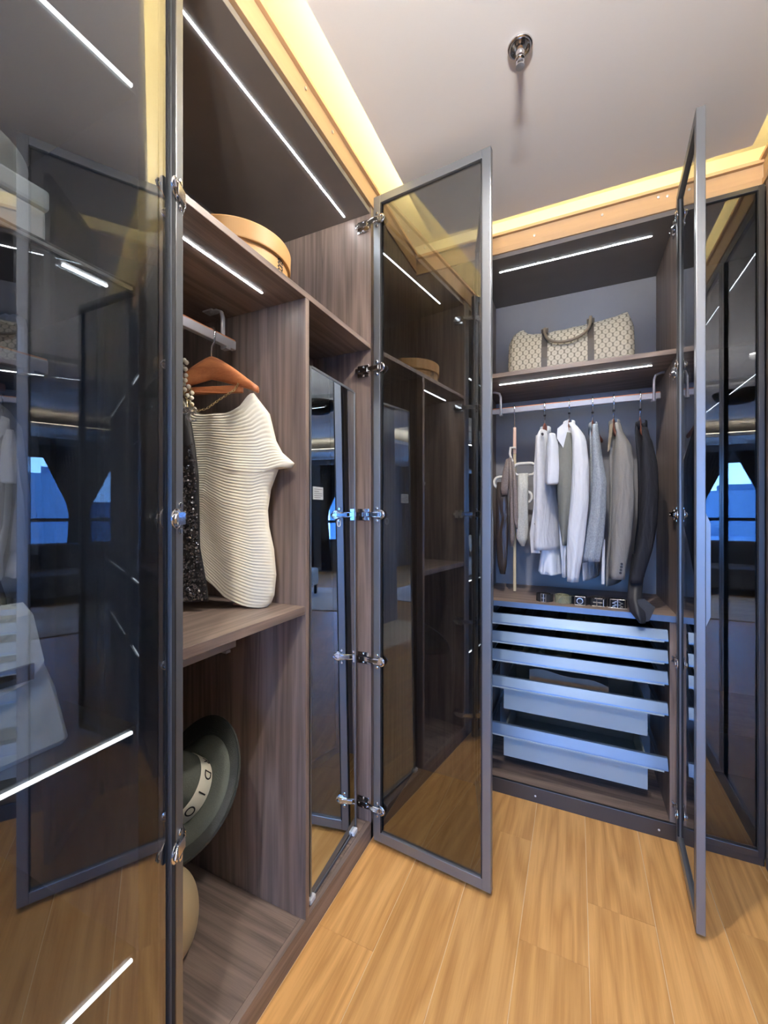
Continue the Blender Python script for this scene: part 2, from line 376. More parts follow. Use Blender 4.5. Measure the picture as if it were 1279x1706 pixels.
for k, (x, y, wd, hh, col) in enumerate([(-26, -90, 14, 5, 0), (-8, -95, 10, 2, 0), (-1, -80, 6, 7, 0), (7, -100, 12, 3, 0), (22, -92, 12, 6, 0), (-48, -100, 18, 4, 0), (42, -95, 14, 5, 0), (-16, -70, 7, -2, 0), (14, -70, 8, -1, 0)]):
    bm = B(x - wd / 2, x + wd / 2, y - 5, y + 5, -60, hh); box(bm, x - wd / 4, x + wd / 4, y - 2, y + 2, hh, hh + 1.2)
    o = obj('city_tower', bm, 'city'); tag(o, 'hazy blue city tower beyond the far windows, ' + ['broad one west of centre', 'low one just west of the sofa', 'narrow tallest one in the middle', 'wide one just east of centre', 'tall one toward the east', 'lowest broad one at the far west', 'outermost one at the far east', 'near low one to the west', 'near low one to the east'][k], 'building', 'city towers beyond the windows')

# ------------------------------------------------------------ smoked glass door (local frame: x from hinge to free edge, -y = outer face)
def door(parent, hinge_xy, head, wd, z0=.02, z1=2.528, handle=True, hside=-1, label=None, lit='metal', pull=(.97, 1.275), sw=.030, th=.022, zs=None):
    """hinge_xy: world point of the hinge edge; head: world angle of the direction hinge -> free edge"""
    bm = BM(); t = th / 2
    box(bm, 0, sw, -t, t, z0, z1); box(bm, wd - sw, wd, -t, t, z0, z1); box(bm, sw, wd - sw, -t, t, z0, z0 + sw + .008); box(bm, sw, wd - sw, -t, t, z1 - sw, z1)
    d = bpy.data.objects.new('door', None)
    me = bpy.data.meshes.new('door'); bmesh.ops.recalc_face_normals(bm, faces=bm.faces); bm.to_mesh(me); bm.free(); me.materials.append(M[lit])
    d = bpy.data.objects.new('door', me); link(d, parent); d.location = (hinge_xy[0] - parent.location.x, hinge_xy[1] - parent.location.y, -parent.location.z); d.rotation_euler = (0, 0, head)
    bv = d.modifiers.new('bevel', 'BEVEL'); bv.width = .0018; bv.segments = 2; bv.limit_method = 'ANGLE'
    W[d.name] = Matrix.Translation((hinge_xy[0], hinge_xy[1], 0)) @ Matrix.Rotation(head, 4, 'Z')
    if label: d['label'] = label
    obj('glass_pane', B(sw - .006, wd - sw + .006, -.0025, .0025, z0 + sw, z1 - sw + .006), 'glass', d, local=True, label='smoke-grey tinted glass')
    g = BM()
    for s in (-1, 1):
        yy = s * (t - .003)
        box(g, sw, sw + .004, yy - .003, yy + .003, z0 + sw + .008, z1 - sw); box(g, wd - sw - .004, wd - sw, yy - .003, yy + .003, z0 + sw + .008, z1 - sw)
    obj('gasket', g, 'gasket', d, local=True)
    if handle:      # pull worked into the free edge: a swelling profile
        za, zb = pull; s = hside; prof = [(za - .03, 0), (za, .011), (zb, .011), (zb + .03, 0)]
        bm = BM(); rings = [[(wd - .018, s * t, z), (wd, s * t, z), (wd, s * (t + h + .0005), z), (wd - .018, s * (t + h + .0005), z)] for z, h in prof]
        skin(bm, rings); obj('handle', bm, lit, d, local=True, bevel=.001)
    for z in (zs or []):
        bm = BM()
        lathe(bm, (.032, hside * -t, z), [(.019, 0), (.019, -hside * .0 + .003), (.015, .005)], 20, (0, -hside, 0))
        s2 = -hside
        for dz in (-.024, .024): lathe(bm, (.016, s2 * t, z + dz), [(.0065, 0), (.0065, .003), (.004, .0042)], 12, (0, s2, 0))
        box(bm, .006, .034, min(s2 * t, s2 * (t + .007)), max(s2 * t, s2 * (t + .007)), z - .012, z + .012)
        tube(bm, [(.034, s2 * (t + .004), z + .010), (.046, s2 * (t + .008), z + .006), (.050, s2 * (t + .008), z), (.046, s2 * (t + .008), z - .006), (.034, s2 * (t + .004), z - .010)], .0028, 6)
        obj('hinge_cup', bm, 'chrome', d, local=True, bevel=.0006)
    return d
HZ = (.145, .72, 1.29, 1.86, 2.435)
def hinge_arm(parent, p, inward, nrm, q):
    """chrome hinge arm on a side panel at p (world), reaching to the door point q"""
    p = Vector(p); a = Vector(inward); n = Vector(nrm); q = Vector(q); bm = BM()
    obox(bm, p + a * .020 + n * .0035, a, .050, .046, .004, n)      # cross shaped base plate
    obox(bm, p + a * .024 + n * .011, a, .052, .017, .012, n)       # arm
    for s in (-1, 1):
        lathe(bm, p + a * .020 + n * .002 + Vector((0, 0, s * .017)), [(.0055, 0), (.0055, .006), (.003, .008)], 10, n)
    lathe(bm, p + a * .034 + n * .016, [(.004, 0), (.004, .003)], 10, n)
    s = p + a * -.002 + n * .013
    m_ = (s + q) / 2 + n * .006
    for dz in (-.0085, .0085):
        z = Vector((0, 0, dz)); tube(bm, [s + z, (s + m_) / 2 + z, m_ + z, q + z], .003, 6)
    obox(bm, m_, q - s, (q - s).length * .7, .003, .013)
    return obj('hinge', bm, 'chrome', parent, bevel=.0008)

def panel(p, name, a, m): return obj(name, B(*a), m, p, bevel=.0012)

# ------------------------------------------------------------ LEFT WARDROBE (bay with clothes + narrow mirror bay)
Y0, Y1, YD = .566, 1.474, 1.022         # inner left side, outer right, divider front side
XB = -1.30
wa = thing('wardrobe', 'dark oak wardrobe on the left with hat box, shirt rail and dressing mirror bay', 'wardrobe', (LX - .28, 1.0, 0))
panel(wa, 'side_panel', (XB, LX, Y0 - .024, Y0, 0, 2.51), 'woodv'); panel(wa, 'side_panel', (XB, LX, 1.456, Y1 + .004, 0, 2.51), 'woodv')
panel(wa, 'back_panel', (XB - .012, XB, Y0 - .024, Y1, 0, 2.51), 'under')
panel(wa, 'top_panel', (XB, LX - .004, Y0, 1.456, TOP, TOP + .02), 'under')
panel(wa, 'bottom_panel', (XB, LX - .020, Y0, 1.456, .052, BASE), 'woodx')
panel(wa, 'plinth', (LX - .018, LX + .0, Y0 - .02, Y1, 0, BASE + .002), 'woodh')
panel(wa, 'top_shelf', (XB, LX + .0, Y0, 1.456, 1.945, 1.963), 'woodh')
panel(wa, 'divider_panel', (XB, LX, YD, YD + .018, BASE, 1.945), 'woodv')
panel(wa, 'middle_shelf', (XB, LX - .002, Y0, YD, .992, 1.0165), 'woodh')
panel(wa, 'bay_back', (-1.02, -1.01, YD + .018, 1.456, BASE, 1.945), 'woodv')
for (x, ya, yb, z) in ((-.842, .66, 1.43, TOP), (-.838, .60, .948, 1.945)):
    obj('light_strip', B(x - .0022, x + .0022, ya, yb, z - .0012, z - .0002), 'led', wa)
def rail_y(p, x, ya, yb, z, up):
    r = obj('hanging_rail', B(x - .009, x + .009, ya, yb, z - .015, z + .013), 'railw', p, bevel=.002)
    obj('rail_insert', B(x - .007, x + .007, ya + .002, yb - .002, z + .013, z + .0165), 'railo', r, label='orange strip on top of the rail')
    for y in (ya + .03, yb - .035):
        bm = BM()
        box(bm, x - .012, x + .012, y - .009, y + .009, z - .024, z - .015)
        tube(bm, [(x - .012, y, z - .02), (x - .012, y, z + .035), (x - .012, y, up - .03), (x - .018, y, up - .012), (x - .035, y, up - .004), (x - .06, y, up - .004)], .009, 8, .6)
        box(bm, x - .085, x - .045, y - .015, y + .015, up - .005, up)
        obj('rail_bracket', bm, 'railw', p, bevel=.001, smooth=False)
rail_y(wa, -1.0, .60, 1.0, 1.835, 1.945)
rail_y(wa, -.985, .60, .985, .888, .992)
# divider-side catch on the lower rail
d1 = door(wa, (-.692, .548), R(-63 ), .455, handle=True, hside=-1, zs=(.145, .675, 1.288, 1.895, 2.40), label='left door folded far open toward the camera')
d2 = door(wa, (-.716, 1.452), R(-5.1), .460, hside=1, zs=HZ, label='right door standing straight out from the wardrobe')
for z in HZ: hinge_arm(wa, (LX - .012, 1.456, z), (-1, 0, 0), (0, -1, 0), (-.684, 1.434, z))
for z in (.145, .675, 1.288, 1.895, 2.40): hinge_arm(wa, (LX - .010, Y0, z), (-1, 0, 0), (0, 1, 0), (-.678, .552, z))

# dressing mirror on a slide, just inside the narrow bay
mr = thing('dressing_mirror', 'tall narrow grey dressing mirror standing in the narrow bay of the left wardrobe', 'mirror', (-.78, 1.25, .075))
mb, mt = Vector((-.762, 1.078, .080)), Vector((-.780, 1.102, 1.77))
wv = Vector((-.012, .315, 0))
def sheet(bm, a, b, wv, off, th, ins=0.):
    wn_ = wv.normalized(); up = (b - a); un = up.normalized(); nn = wn_.cross(un).normalized()
    nn = nn if nn.x > 0 else -nn
    a2 = a + wn_ * ins + un * ins; b2 = b + wn_ * ins - un * ins; ww = wn_ * (wv.length - 2 * ins)
    ps = [a2, a2 + ww, b2 + ww, b2]
    skin(bm, [[p + nn * off for p in ps], [p + nn * (off + th) for p in ps]]); return nn
bm = BM(); nn = sheet(bm, mb, mt, wv, 0, .004, .0045); obj('mirror_glass', bm, 'mirror', mr)
bm = BM()
un = (mt - mb).normalized()
for a, b in ((mb, mt), (mb + wv, mt + wv)): obox(bm, (a + b) / 2 - nn * .006, b - a, (b - a).length, .009, .024, nn)
for a in (mb, mt): obox(bm, a + wv / 2 - nn * .006, wv, wv.length - .009, .009, .024, nn)
obj('mirror_frame', bm, 'metal', mr, bevel=.001)
bm = BM(); e = mb - wv.normalized() * .004
P = lambda z, o: e + un * (z - .08) + Vector((-.004, -o, 0))
tube(bm, [P(1.325, .0), P(1.30, .007), P(1.285, .010), P(1.10, .010), P(1.085, .007), P(1.065, .0)], .004, 8)
obj('pull_handle', bm, 'chrome', mr, smooth=True)
bm = BM(); obox(bm, mb + Vector((.0, .0, .0025)), wv, .03, .03, .016); obj('glide_foot', bm, 'white', mr, bevel=.003, label='small white plastic foot')
bm = BM(); obox(bm, mb + wv - wv.normalized() * .02 + Vector((.0, .0, .0025)), wv, .03, .03, .016); obj('glide_foot', bm, 'white', mr, bevel=.003)
bm = BM(); c_ = mb + un * 1.282 + wv.normalized() * .045 + nn * .0052
obox(bm, c_, wv, .062, .0006, .042, un); st = obj('paper_sticker', bm, 'sticker', mr, label='pale rectangular sticker with dark printed lines')
for k, (wd, dz) in enumerate(((.05, .013), (.03, .006), (.05, -.001), (.05, -.008), (.04, -.014))):
    bm = BM(); obox(bm, c_ + un * dz + nn * .0005 - wv.normalized() * (.025 - wd / 2), wv, wd, .0003, .0014, un); obj('print_line', bm, 'metald', st)
bm = BM(); c2_ = mb + un * 1.18 + wv.normalized() * .185 + nn * .0055
ww = wv.normalized(); tube(bm, [c2_ + ww * (.011 * math.cos(a * math.pi / 10)) + un * (.013 * math.sin(a * math.pi / 10)) for a in range(21)], .0012, 5)
obj('ring_sticker', bm, 'white', mr, label='small white ring')

# ------------------------------------------------------------ NEAR LEFT WARDROBE (behind the folded door)
wn_e = thing('wardrobe', 'open shelved wardrobe seen behind the smoked door at the left picture edge', 'wardrobe', (LX - .28, .1, 0))
NY0, NY1 = -.85, .500
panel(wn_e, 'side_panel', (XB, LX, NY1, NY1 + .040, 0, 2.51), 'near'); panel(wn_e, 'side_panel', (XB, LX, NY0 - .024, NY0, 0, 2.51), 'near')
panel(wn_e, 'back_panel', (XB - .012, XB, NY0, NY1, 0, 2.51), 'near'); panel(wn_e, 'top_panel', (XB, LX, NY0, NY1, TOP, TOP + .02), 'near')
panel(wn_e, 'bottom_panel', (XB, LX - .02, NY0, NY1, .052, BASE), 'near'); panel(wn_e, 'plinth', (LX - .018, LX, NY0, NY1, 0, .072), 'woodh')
for z in (.487, .905, 1.720, 2.093):
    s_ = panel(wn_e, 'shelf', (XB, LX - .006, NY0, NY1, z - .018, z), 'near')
    obj('shelf_edge_light', B(LX - .006, LX - .001, NY0 + .01, NY1 - .01, z - .0125, z - .0075), 'led_soft' if z != 1.72 else 'nickel', s_)
rail_y(wn_e, -1.0, NY0 + .02, NY1 - .02, 1.60, 1.702)
obj('light_strip', B(-.757, -.753, .385, .455, 1.700, 1.702), 'led', wn_e)

# ------------------------------------------------------------ BACK WARDROBE
BX0, BX1, BB = -.4225, .364, 2.45
wb = thing('wardrobe', 'open dark wardrobe in the back wall with duffel bag, suit rail and pull-out trays', 'wardrobe', (0, 2.2, 0))
panel(wb, 'side_panel', (BX0 - .02, BX0, BY, BB, 0, 2.505), 'woodv'); panel(wb, 'side_panel', (BX1, BX1 + .02, BY, BB, 0, 2.505), 'woodv')
panel(wb, 'back_panel', (BX0 - .02, BX1 + .02, BB, BB + .012, 0, 2.505), 'woodin')
panel(wb, 'top_panel', (BX0, BX1, BY + .004, BB, TOP, TOP + .02), 'under')
panel(wb, 'bottom_panel', (BX0, BX1, BY + .002, BB, .046, .064), 'woodx'); panel(wb, 'plinth', (BX0 - .02, BX1 + .02, BY - .012, BY + .002, 0, .066), 'metald')
panel(wb, 'bag_shelf', (BX0, BX1, BY, BB, 1.928, 1.948), 'woodx')
panel(wb, 'counter_shelf', (BX0, BX1, BY - .002, BB, .862, .888), 'woodx')
panel(wb, 'inner_panel', (.338, .362, BY + .002, BB, .064, .862), 'woodv'); panel(wb, 'inner_panel', (BX0 + .002, BX0 + .024, BY + .002, BB, .064, .862), 'woodv')
obj('counter_edge', B(BX0, BX1, BY - .0065, BY - .0025, .863, .887), 'alu', wb)
for x, z in ((-.165, .03), (.30, .03), (-.39, .03)): obj('screw_cap', lathe(BM(), (x, BY - .012, z), [(.004, -.001), (.004, .002), (.002, .003)], 10, (0, -1, 0)), 'white', wb)
for z in (TOP, 1.928): obj('light_strip', B(-.342, .294, 2.0828, 2.0872, z - .0012, z - .0002), 'led', wb)
r = obj('hanging_rail', B(-.40, .345, 2.201, 2.219, 1.812, 1.838), 'railw', wb, bevel=.002)
obj('rail_insert', B(-.398, .343, 2.203, 2.217, 1.838, 1.8425), 'railo', r, label='orange strip on top of the rail')
for x in (-.355, .318):
    bm = BM(); y = 2.196
    box(bm, x - .008, x + .008, 2.196, 2.224, 1.803, 1.812)
    tube(bm, [(x, y, 1.80), (x, y, 1.86), (x, y, 1.895), (x + .006 * (1 if x > 0 else -1), y, 1.915), (x + .03 * (1 if x > 0 else -1), y, 1.9245), (x + .04 * (1 if x > 0 else -1), y, 1.9245)], .008, 8, .7)
    obj('rail_bracket', bm, 'railw', wb)
# five pull-outs
def tray(zt, zb, basket):
    t = obj('pull_out_tray', (lambda q: (skin(q, [[(x, 1.968, zb), (x, 1.956, zb + .006), (x, 1.957, zb + .012), (x, 1.975, zt), (x, 1.990, zt), (x, 1.990, zb)] for x in (-.396, .332)]), q)[-1])(BM()), 'alu', wb, label='pale aluminium fronted tray')
    obj('front_lip', B(-.394, .318, 1.9535, 1.957, zb + .001, zb + .0065), 'basket', t)
    bm = BM()
    if basket:
        x0_, x1_, zl = -.312, .270, basket
        box(bm, x0_, x1_, 2.015, 2.025, zl, zb - .001); box(bm, x0_, x0_ + .008, 2.025, 2.42, zl, zb - .001); box(bm, x1_ - .008, x1_, 2.025, 2.42, zl, zb - .001)
        box(bm, x0_, x1_, 2.41, 2.42, zl, zb - .001); box(bm, x0_ + .008, x1_ - .008, 2.025, 2.41, zl, zl + .006)
        box(bm, -.39, .325, 1.990, 2.02, zb - .001, zb + .004)
        obj('basket', bm, 'basket', t, bevel=.001, label='pale grey basket box')
    else:
        box(bm, -.36, .30, 1.990, 2.42, zb - .001, zb + .004); box(bm, -.362, -.358, 1.99, 2.42, zb, zb + .022); box(bm, .298, .302, 1.99, 2.42, zb, zb + .022)
        obj('tray_liner', bm, 'trayin', t)
    for x in (-.375, .312):
        bm = BM(); box(bm, x - .006, x + .006, 1.992, 2.42, zb + .004, zb + .016); obj('runner', bm, 'nickel', t)
    return t
for zt, zb, bk in ((.827, .780, 0), (.744, .693, 0), (.659, .608, 0), (.533, .486, .367), (.312, .264, .144)): tray(zt, zb, bk)
for k, (x0_, x1_, z, m_, lb) in enumerate(((-.30, -.08, 0.7855, 'brownf', 'dark folded cloth lying in the top pull-out tray, left'), (-.04, .14, 0.7855, 'olivef', 'dark folded cloth lying in the top pull-out tray, centre'), (-.26, -.09, 0.6984, 'brownf', 'dim brown folded cloth at left in the second pull-out tray'), (-.06, .10, 0.6984, 'olivef', 'dim green folded cloth at centre in the second pull-out tray'), (.13, .27, 0.6984, 'brownf', 'dim brown folded cloth at right in the second pull-out tray'), (-.285, -.02, 0.6134, 'olivef', 'olive and cream patterned folded cloth in the third pull-out tray'))):
    bm = BM(); n = 14; rings = []
    for i in range(n + 1):
        x = x0_ + (x1_ - x0_) * i / n; h = .018 + .006 * math.sin(i * 1.3 + k) + .004 * math.sin(i * 2.9)
        y0_ = 2.04; y1_ = 2.30; hh = h + (.012 if k == 5 else .004)
        rings.append([(x, y0_, z), (x, y0_ - .004, z + hh * .5), (x, y0_ + .006, z + hh), (x, y1_, z + hh), (x, y1_, z)])
    o = obj('folded_cloth', skin(bm, rings), m_, smooth=False, loc=((x0_ + x1_) / 2, 2.17, z)); tag(o, lb, 'cloth', 'folded cloths in the trays')
bm = BM(); rings = []
for i in range(13):
    x = -.20 + .33 * i / 12; h = .062 + .008 * math.sin(i * .8) - .025 * max(0, (i - 6) / 6)
    rings.append([(x, 2.05, .374), (x, 2.045, .373 + (h + .10) * .6), (x, 2.06, .373 + h + .12), (x, 2.25, .373 + h + .12), (x, 2.25, .374)])
o = obj('folded_bag', skin(bm, rings), 'brownf', loc=(-.03, 2.15, .373)); tag(o, 'brown flat leather bag poking out of the upper pale basket', 'bag')

# doors of the back wardrobe
wbd = [door(wb, (.366, BY - .030), R(180 + 86.6), .405, hside=1, zs=HZ, label='right door standing open toward the camera', pull=(.985, 1.265), th=.024),
       door(wb, (BX0 + .002, BY - .030), R(-73), .390, hside=-1, zs=HZ, label='left door standing open behind the smoked door')]
for z in HZ: hinge_arm(wb, (.363, BY + .010, z), (0, 1, 0), (-1, 0, 0), (.352, BY - .024, z))
for z in HZ: hinge_arm(wb, (BX0, BY + .010, z), (0, 1, 0), (1, 0, 0), (BX0 + .018, BY - .024, z))

# corner piece left of it, and closed glass wardrobe right of it
wc = thing('corner_cabinet', 'closed dark oak corner panel cabinet between the left and back wardrobes', 'cabinet', (-.6, 2.2, 0))
panel(wc, 'front_panel', (LX + .002, BX0 - .022, BY, BY + .018, .0, 2.50), 'woodv'); panel(wc, 'corner_post', (LX - .018, LX, Y1 + .006, BY + .018, 0, 2.51), 'woodv')
wr = thing('wardrobe', 'closed smoked glass wardrobe in the back right corner', 'wardrobe', (.6, 2.2, 0))
panel(wr, 'side_panel', (1.12, 1.14, BY, BB, 0, 2.505), 'woodv'); panel(wr, 'back_panel', (.39, 1.14, BB, BB + .012, 0, 2.505), 'under')
panel(wr, 'top_panel', (.388, 1.12, BY + .004, BB, TOP, TOP + .02), 'under'); panel(wr, 'bottom_panel', (.388, 1.12, BY + .002, BB, .046, .064), 'under')
panel(wr, 'plinth', (.386, RX, BY - .012, BY + .002, 0, .066), 'metald')
for z in (1.948, .888, .45): panel(wr, 'shelf', (.388, 1.12, BY + .02, BB, z - .018, z), 'woodx')
door(wr, (.388, BY - .014), 0, .235, z0=.035, z1=2.495, handle=False, label='closed narrow door', lit='metald', sw=.018)
# right hand wardrobe along the side, closed
wq = thing('wardrobe', 'closed smoked glass wardrobe along the right side, seen in reflections', 'wardrobe', (.9, 1.0, 0))
panel(wq, 'side_panel', (RX + .002, 1.2, -.02, 0, 0, 2.505), 'woodv'); panel(wq, 'back_panel', (1.2, 1.212, -.02, BY - .03, 0, 2.505), 'under')
panel(wq, 'side_panel', (RX + .002, 1.2, BY - .034, BY - .016, 0, 2.505), 'woodv')
panel(wq, 'top_panel', (RX + .002, 1.2, 0, BY - .036, TOP, TOP + .02), 'under'); panel(wq, 'bottom_panel', (RX + .02, 1.2, 0, BY - .036, .046, .064), 'under')
panel(wq, 'plinth', (RX + .002, RX + .018, 0, BY - .036, 0, .066), 'metald')
for z in (1.948, 1.45, .888, .45): panel(wq, 'shelf', (RX + .03, 1.2, 0, BY - .036, z - .018, z), 'woodh')
for k in range(4): door(wq, (RX + .014, .005 + k * .480), R(90), .476, z0=.035, z1=2.495, handle=False, lit='metald')
for z in (TOP, 1.93): obj('light_strip', B(.742, .746, .2, 1.7, z - .0012, z - .0002), 'led', wq)

# ------------------------------------------------------------ ceiling fittings
sp = thing('fire_sprinkler', 'chrome fire sprinkler head with round cover plate on the ceiling', 'sprinkler', (-.142, 1.205, CT))
obj('cover_plate', lathe(BM(), (-.142, 1.205, CT), [(.030, 0), (.034, -.003), (.033, -.007), (.027, -.009), (.024, -.004), (.010, -.004)], 36), 'chrome', sp, smooth=True)
obj('nozzle', lathe(BM(), (-.142, 1.205, CT), [(.011, -.003), (.012, -.022), (.009, -.026), (.009, -.034), (.013, -.036), (.013, -.040), (.004, -.042)], 20), 'chrome', sp, smooth=True)
bm = BM(); tube(bm, [(-.142 + .008, 1.205, CT - .036), (-.142 + .010, 1.205, CT - .050), (-.142, 1.205, CT - .058), (-.152, 1.205, CT - .050), (-.150, 1.205, CT - .036)], .002, 6)
lathe(bm, (-.142, 1.205, CT), [(.004, -.056), (.012, -.058), (.012, -.060), (.003, -.061)], 18); obj('deflector', bm, 'nickel', sp)
for k, (x, y) in enumerate(DL):
    d = thing('downlight', ['round recessed downlight in the ceiling in front of the left wardrobe', 'round downlight added unseen behind the camera for more general light'][k], 'light', (x, y, CT))
    obj('trim_ring', lathe(BM(), (x, y, CT), [(.028, -.001), (.040, -.004), (.042, 0), (.040, -.0005)], 32), 'white', d)
    obj('light_disc', lathe(BM(), (x, y, CT), [(.026, -.0002), (.026, -.0015)], 24), 'dl', d)
#CUT
pd_ = thing('fill_uplighter', 'black bowl added for the ceiling fill lamps, unseen behind the camera', 'light', (.05, -.45, CT))  # made-up bowl that hides the added fill lamps from the reflections
obj('bowl', lathe(BM(), (.05, -.45, 2.27), [(.01, -.075), (.09, -.06), (.155, -.02), (.175, .026), (.171, .026), (.150, -.018), (.086, -.055), (.01, -.070)], 32), 'gasket', pd_, smooth=True)
for k in range(3):
    a_ = k * 2.0944; obj('hanging_wire', tube(BM(), [(.05 + .173 * math.cos(a_), -.45 + .173 * math.sin(a_), 2.294), (.05 + .02 * math.cos(a_), -.45 + .02 * math.sin(a_), CT)], .0012, 5), 'nickel', pd_)

# ------------------------------------------------------------ things on the left wardrobe shelves
hx, hy, hz = -.893, .902, 1.9635
hb = thing('hat_box', 'round tan hat box with dark lettering on the upper left shelf', 'box', (hx, hy, hz))
obj('box_body', lathe(BM(), (hx, hy, hz), [(.143, 0), (.145, .003), (.145, .068), (.138, .068)], 160), 'tanbox', hb, smooth=False, bevel=0)
obj('lid', lathe(BM(), (hx, hy, hz), [(.147, .044), (.152, .043), (.153, .046), (.154, .088), (.152, .092), (.147, .093), (.01, .093)], 160), 'tanbox', hb, label='tan lid with a pale rim')
fc = bpy.data.curves.new('lettering', 'FONT'); fc.body = 'GUCCI'; fc.size = .034; fc.extrude = .0004; fc.offset = .0009; fc.align_x = 'CENTER'; fc.align_y = 'CENTER'
fo = bpy.data.objects.new('lettering', fc); C.objects.link(fo); dg = bpy.context.evaluated_depsgraph_get()
tm = bpy.data.meshes.new_from_object(fo.evaluated_get(dg)); bpy.data.objects.remove(fo)
an = R(7)
for v in tm.vertices:      # wrap the printed word round the box body, standing on end
    x, y, z = v.co; v.co = Vector((x, y, z))
bm = BM(); bm.from_mesh(tm)
n_ = Vector((math.cos(an), math.sin(an), 0)); t_ = Vector((-math.sin(an), math.cos(an), 0))
for v in bm.verts:
    x, y, z = v.co; x *= .38
    a2 = an + (y) / .145
    v.co = Vector((hx, hy, hz + .023)) + Vector((math.cos(a2), math.sin(a2), 0)) * (.1456 + z) + Vector((0, 0, -x))
obj('lettering', bm, 'ink', hb, label='black letters running down the side')

def hanger(name, label, hook, rail_top, d, half, mat_, drop=.07, group=None, thick=.012):
    "hook: (x,y) under the rail, d: unit direction of the shoulders, top of the wood at hook z"
    x, y, zt = hook; d = Vector((d[0], d[1], 0)).normalized(); n = Vector((-d.y, d.x, 0))
    t = thing(name, label, 'hanger', (x, y, zt), group=group)
    # curved shoulder bar: a flat bow, thick in the middle
    rings = []
    N = 18
    for i in range(N + 1):
        s = -1 + 2 * i / N; a = abs(s)
        zc = zt - .022 - drop * a ** 1.25; hh = .026 * (1 - a ** 1.6) ** 1.5 + .011; tt = thick * (.7 + .3 * a)
        c = Vector((x, y, 0)) + d * (half * s) - n * (.022 * a * a)
        rings.append([c + n * (tt * math.cos(q)) + Vector((0, 0, zc + hh * math.sin(q))) for q in [k * math.pi / 5 for k in range(10)]])
    obj('shoulder_bar', skin(BM(), rings), mat_, t, smooth=True)
    pts = [(x, y, zt - .01), (x, y, zt + .02), (x, y, rail_top - .03)] 
    rr = .0125
    pts += [(x - n.x * 0 + (-n.x) * (rr - rr * math.cos(q)), y + (-n.y) * (rr - rr * math.cos(q)), rail_top - .014 + .018 * math.sin(q)) for q in [R(k) for k in (0, 30, 60, 90, 120, 150, 180)]]
    return t, pts
# cherry hanger with the ivory top
P0 = Vector((-1.0, .909, 0)); D = Vector((.956, .292, 0)).normalized(); Nn = Vector((D.y, -D.x, 0))   # Nn points to the camera
def LP(s, z, off=0): return P0 + D * s + Nn * off + Vector((0, 0, z))
t, _ = hanger('clothes_hanger', 'cherry wood shirt hanger holding the ivory pleated top', (-1.0, .909, 1.758), 1.85, D, .158, 'hangw', .078, thick=.011)
hk = BM(); tube(hk, [LP(0, 1.75), (-1.0, .909, 1.80), (-.988, .909, 1.812), (-.9865, .909, 1.845), (-.991, .909, 1.855), (-1.0, .909, 1.8575), (-1.009, .909, 1.855), (-1.0135, .909, 1.845), (-1.0135, .909, 1.833)], .0032, 8)
obj('hook', hk, 'chrome', t, smooth=True)
bm = BM(); obox(bm, LP(-.03, 1.668), D, .26, .012, .022); tube(bm, [LP(-.12, 1.668, .007), LP(.06, 1.655, .007)], .003, 6); obj('cross_bar', bm, 'hangw', t, bevel=.002, label='cherry wood trouser bar')

prof = [(0, .135, 1.655), (.08, .186, 1.590), (.16, .206, 1.51), (.22, .225, 1.475), (.30, .262, 1.443), (.315, .255, 1.430), (.33, .213, 1.426), (.42, .190, 1.368), (.52, .180, 1.305), (.60, .184, 1.256), (.70, .199, 1.19), (.82, .206, 1.115), (.92, .200, 1.055), (.97, .190, 1.030), (1, .177, 1.0185)]
Rt = [(a, b) for a, b, c in prof]; Zt = [(a, c) for a, b, c in prof]
zbot = [(-1, 1.15), (0, 1.125), (.1, 1.10), (.35, 1.055), (.7, 1.028), (1, 1.0185)]
bm = BM(); NC, NR = 36, 420; grid = {}
for side in (1, -1):
    for j in range(NR + 1):
        tt = j / NR; Rr = interp(Rt, tt); ze = interp(Zt, tt)
        for i in range(NC + 1):
            u = -1 + 2 * i / NC; a = abs(u)
            if side < 0 and (i == 0 or i == NC): grid[(side, j, i)] = grid[(1, j, i)]; continue
            # neckline dips, the outer column follows the silhouette
            top = 1.592 + (1.655 - 1.592) * max(0, (a - (.72 if u > 0 else .30)) / (.28 if u > 0 else .45)) ** 1.3 * (1 if u > 0 else .9) + (0 if side > 0 else .012 * (1 - a))
            zc = top + (interp(zbot, u) - top) * tt
            wgt = a ** 3; zed = ze if u > 0 else ze + .14 * tt
            z = zc * (1 - wgt) + zed * wgt
            x = Rr * u + (.006 * math.sin(tt * 5 + 1) * (1 - a) * tt)
            dep = .034 * math.sqrt(max(0, 1 - a * a)) * (.45 + .75 * min(1, tt * 2))
            fold = .010 * math.sin(u * 5.2 + tt * 1.5) * tt * (1 - a) + .004 * math.sin(u * 11 - tt * 4) * (1 - a)
            ph = tt * 64 + .9 * math.sin(u * 3 + tt * 3) * tt + (.8 * math.sin(tt * 9) if tt > .5 else 0)
            pleat = .0024 * abs(math.sin(ph * math.pi)) * (1 - a ** 8)
            grid[(side, j, i)] = bm.verts.new(LP(x, z, side * (dep + fold * (1 if side > 0 else -1) + pleat) + .0))
for side in (1, -1):
    for j in range(NR):
        for i in range(NC):
            q = [grid[(side, j, i)], grid[(side, j, i + 1)], grid[(side, j + 1, i + 1)], grid[(side, j + 1, i)]]
            if len(set(q)) == 4:
                try: bm.faces.new(q if side > 0 else q[::-1])
                except ValueError: pass
o = obj('pleated_top', bm, 'cream', smooth=True, loc=tuple(LP(0, 1.0))); tag(o, 'ivory finely pleated short-sleeved top on the cherry hanger in the left wardrobe', 'top')
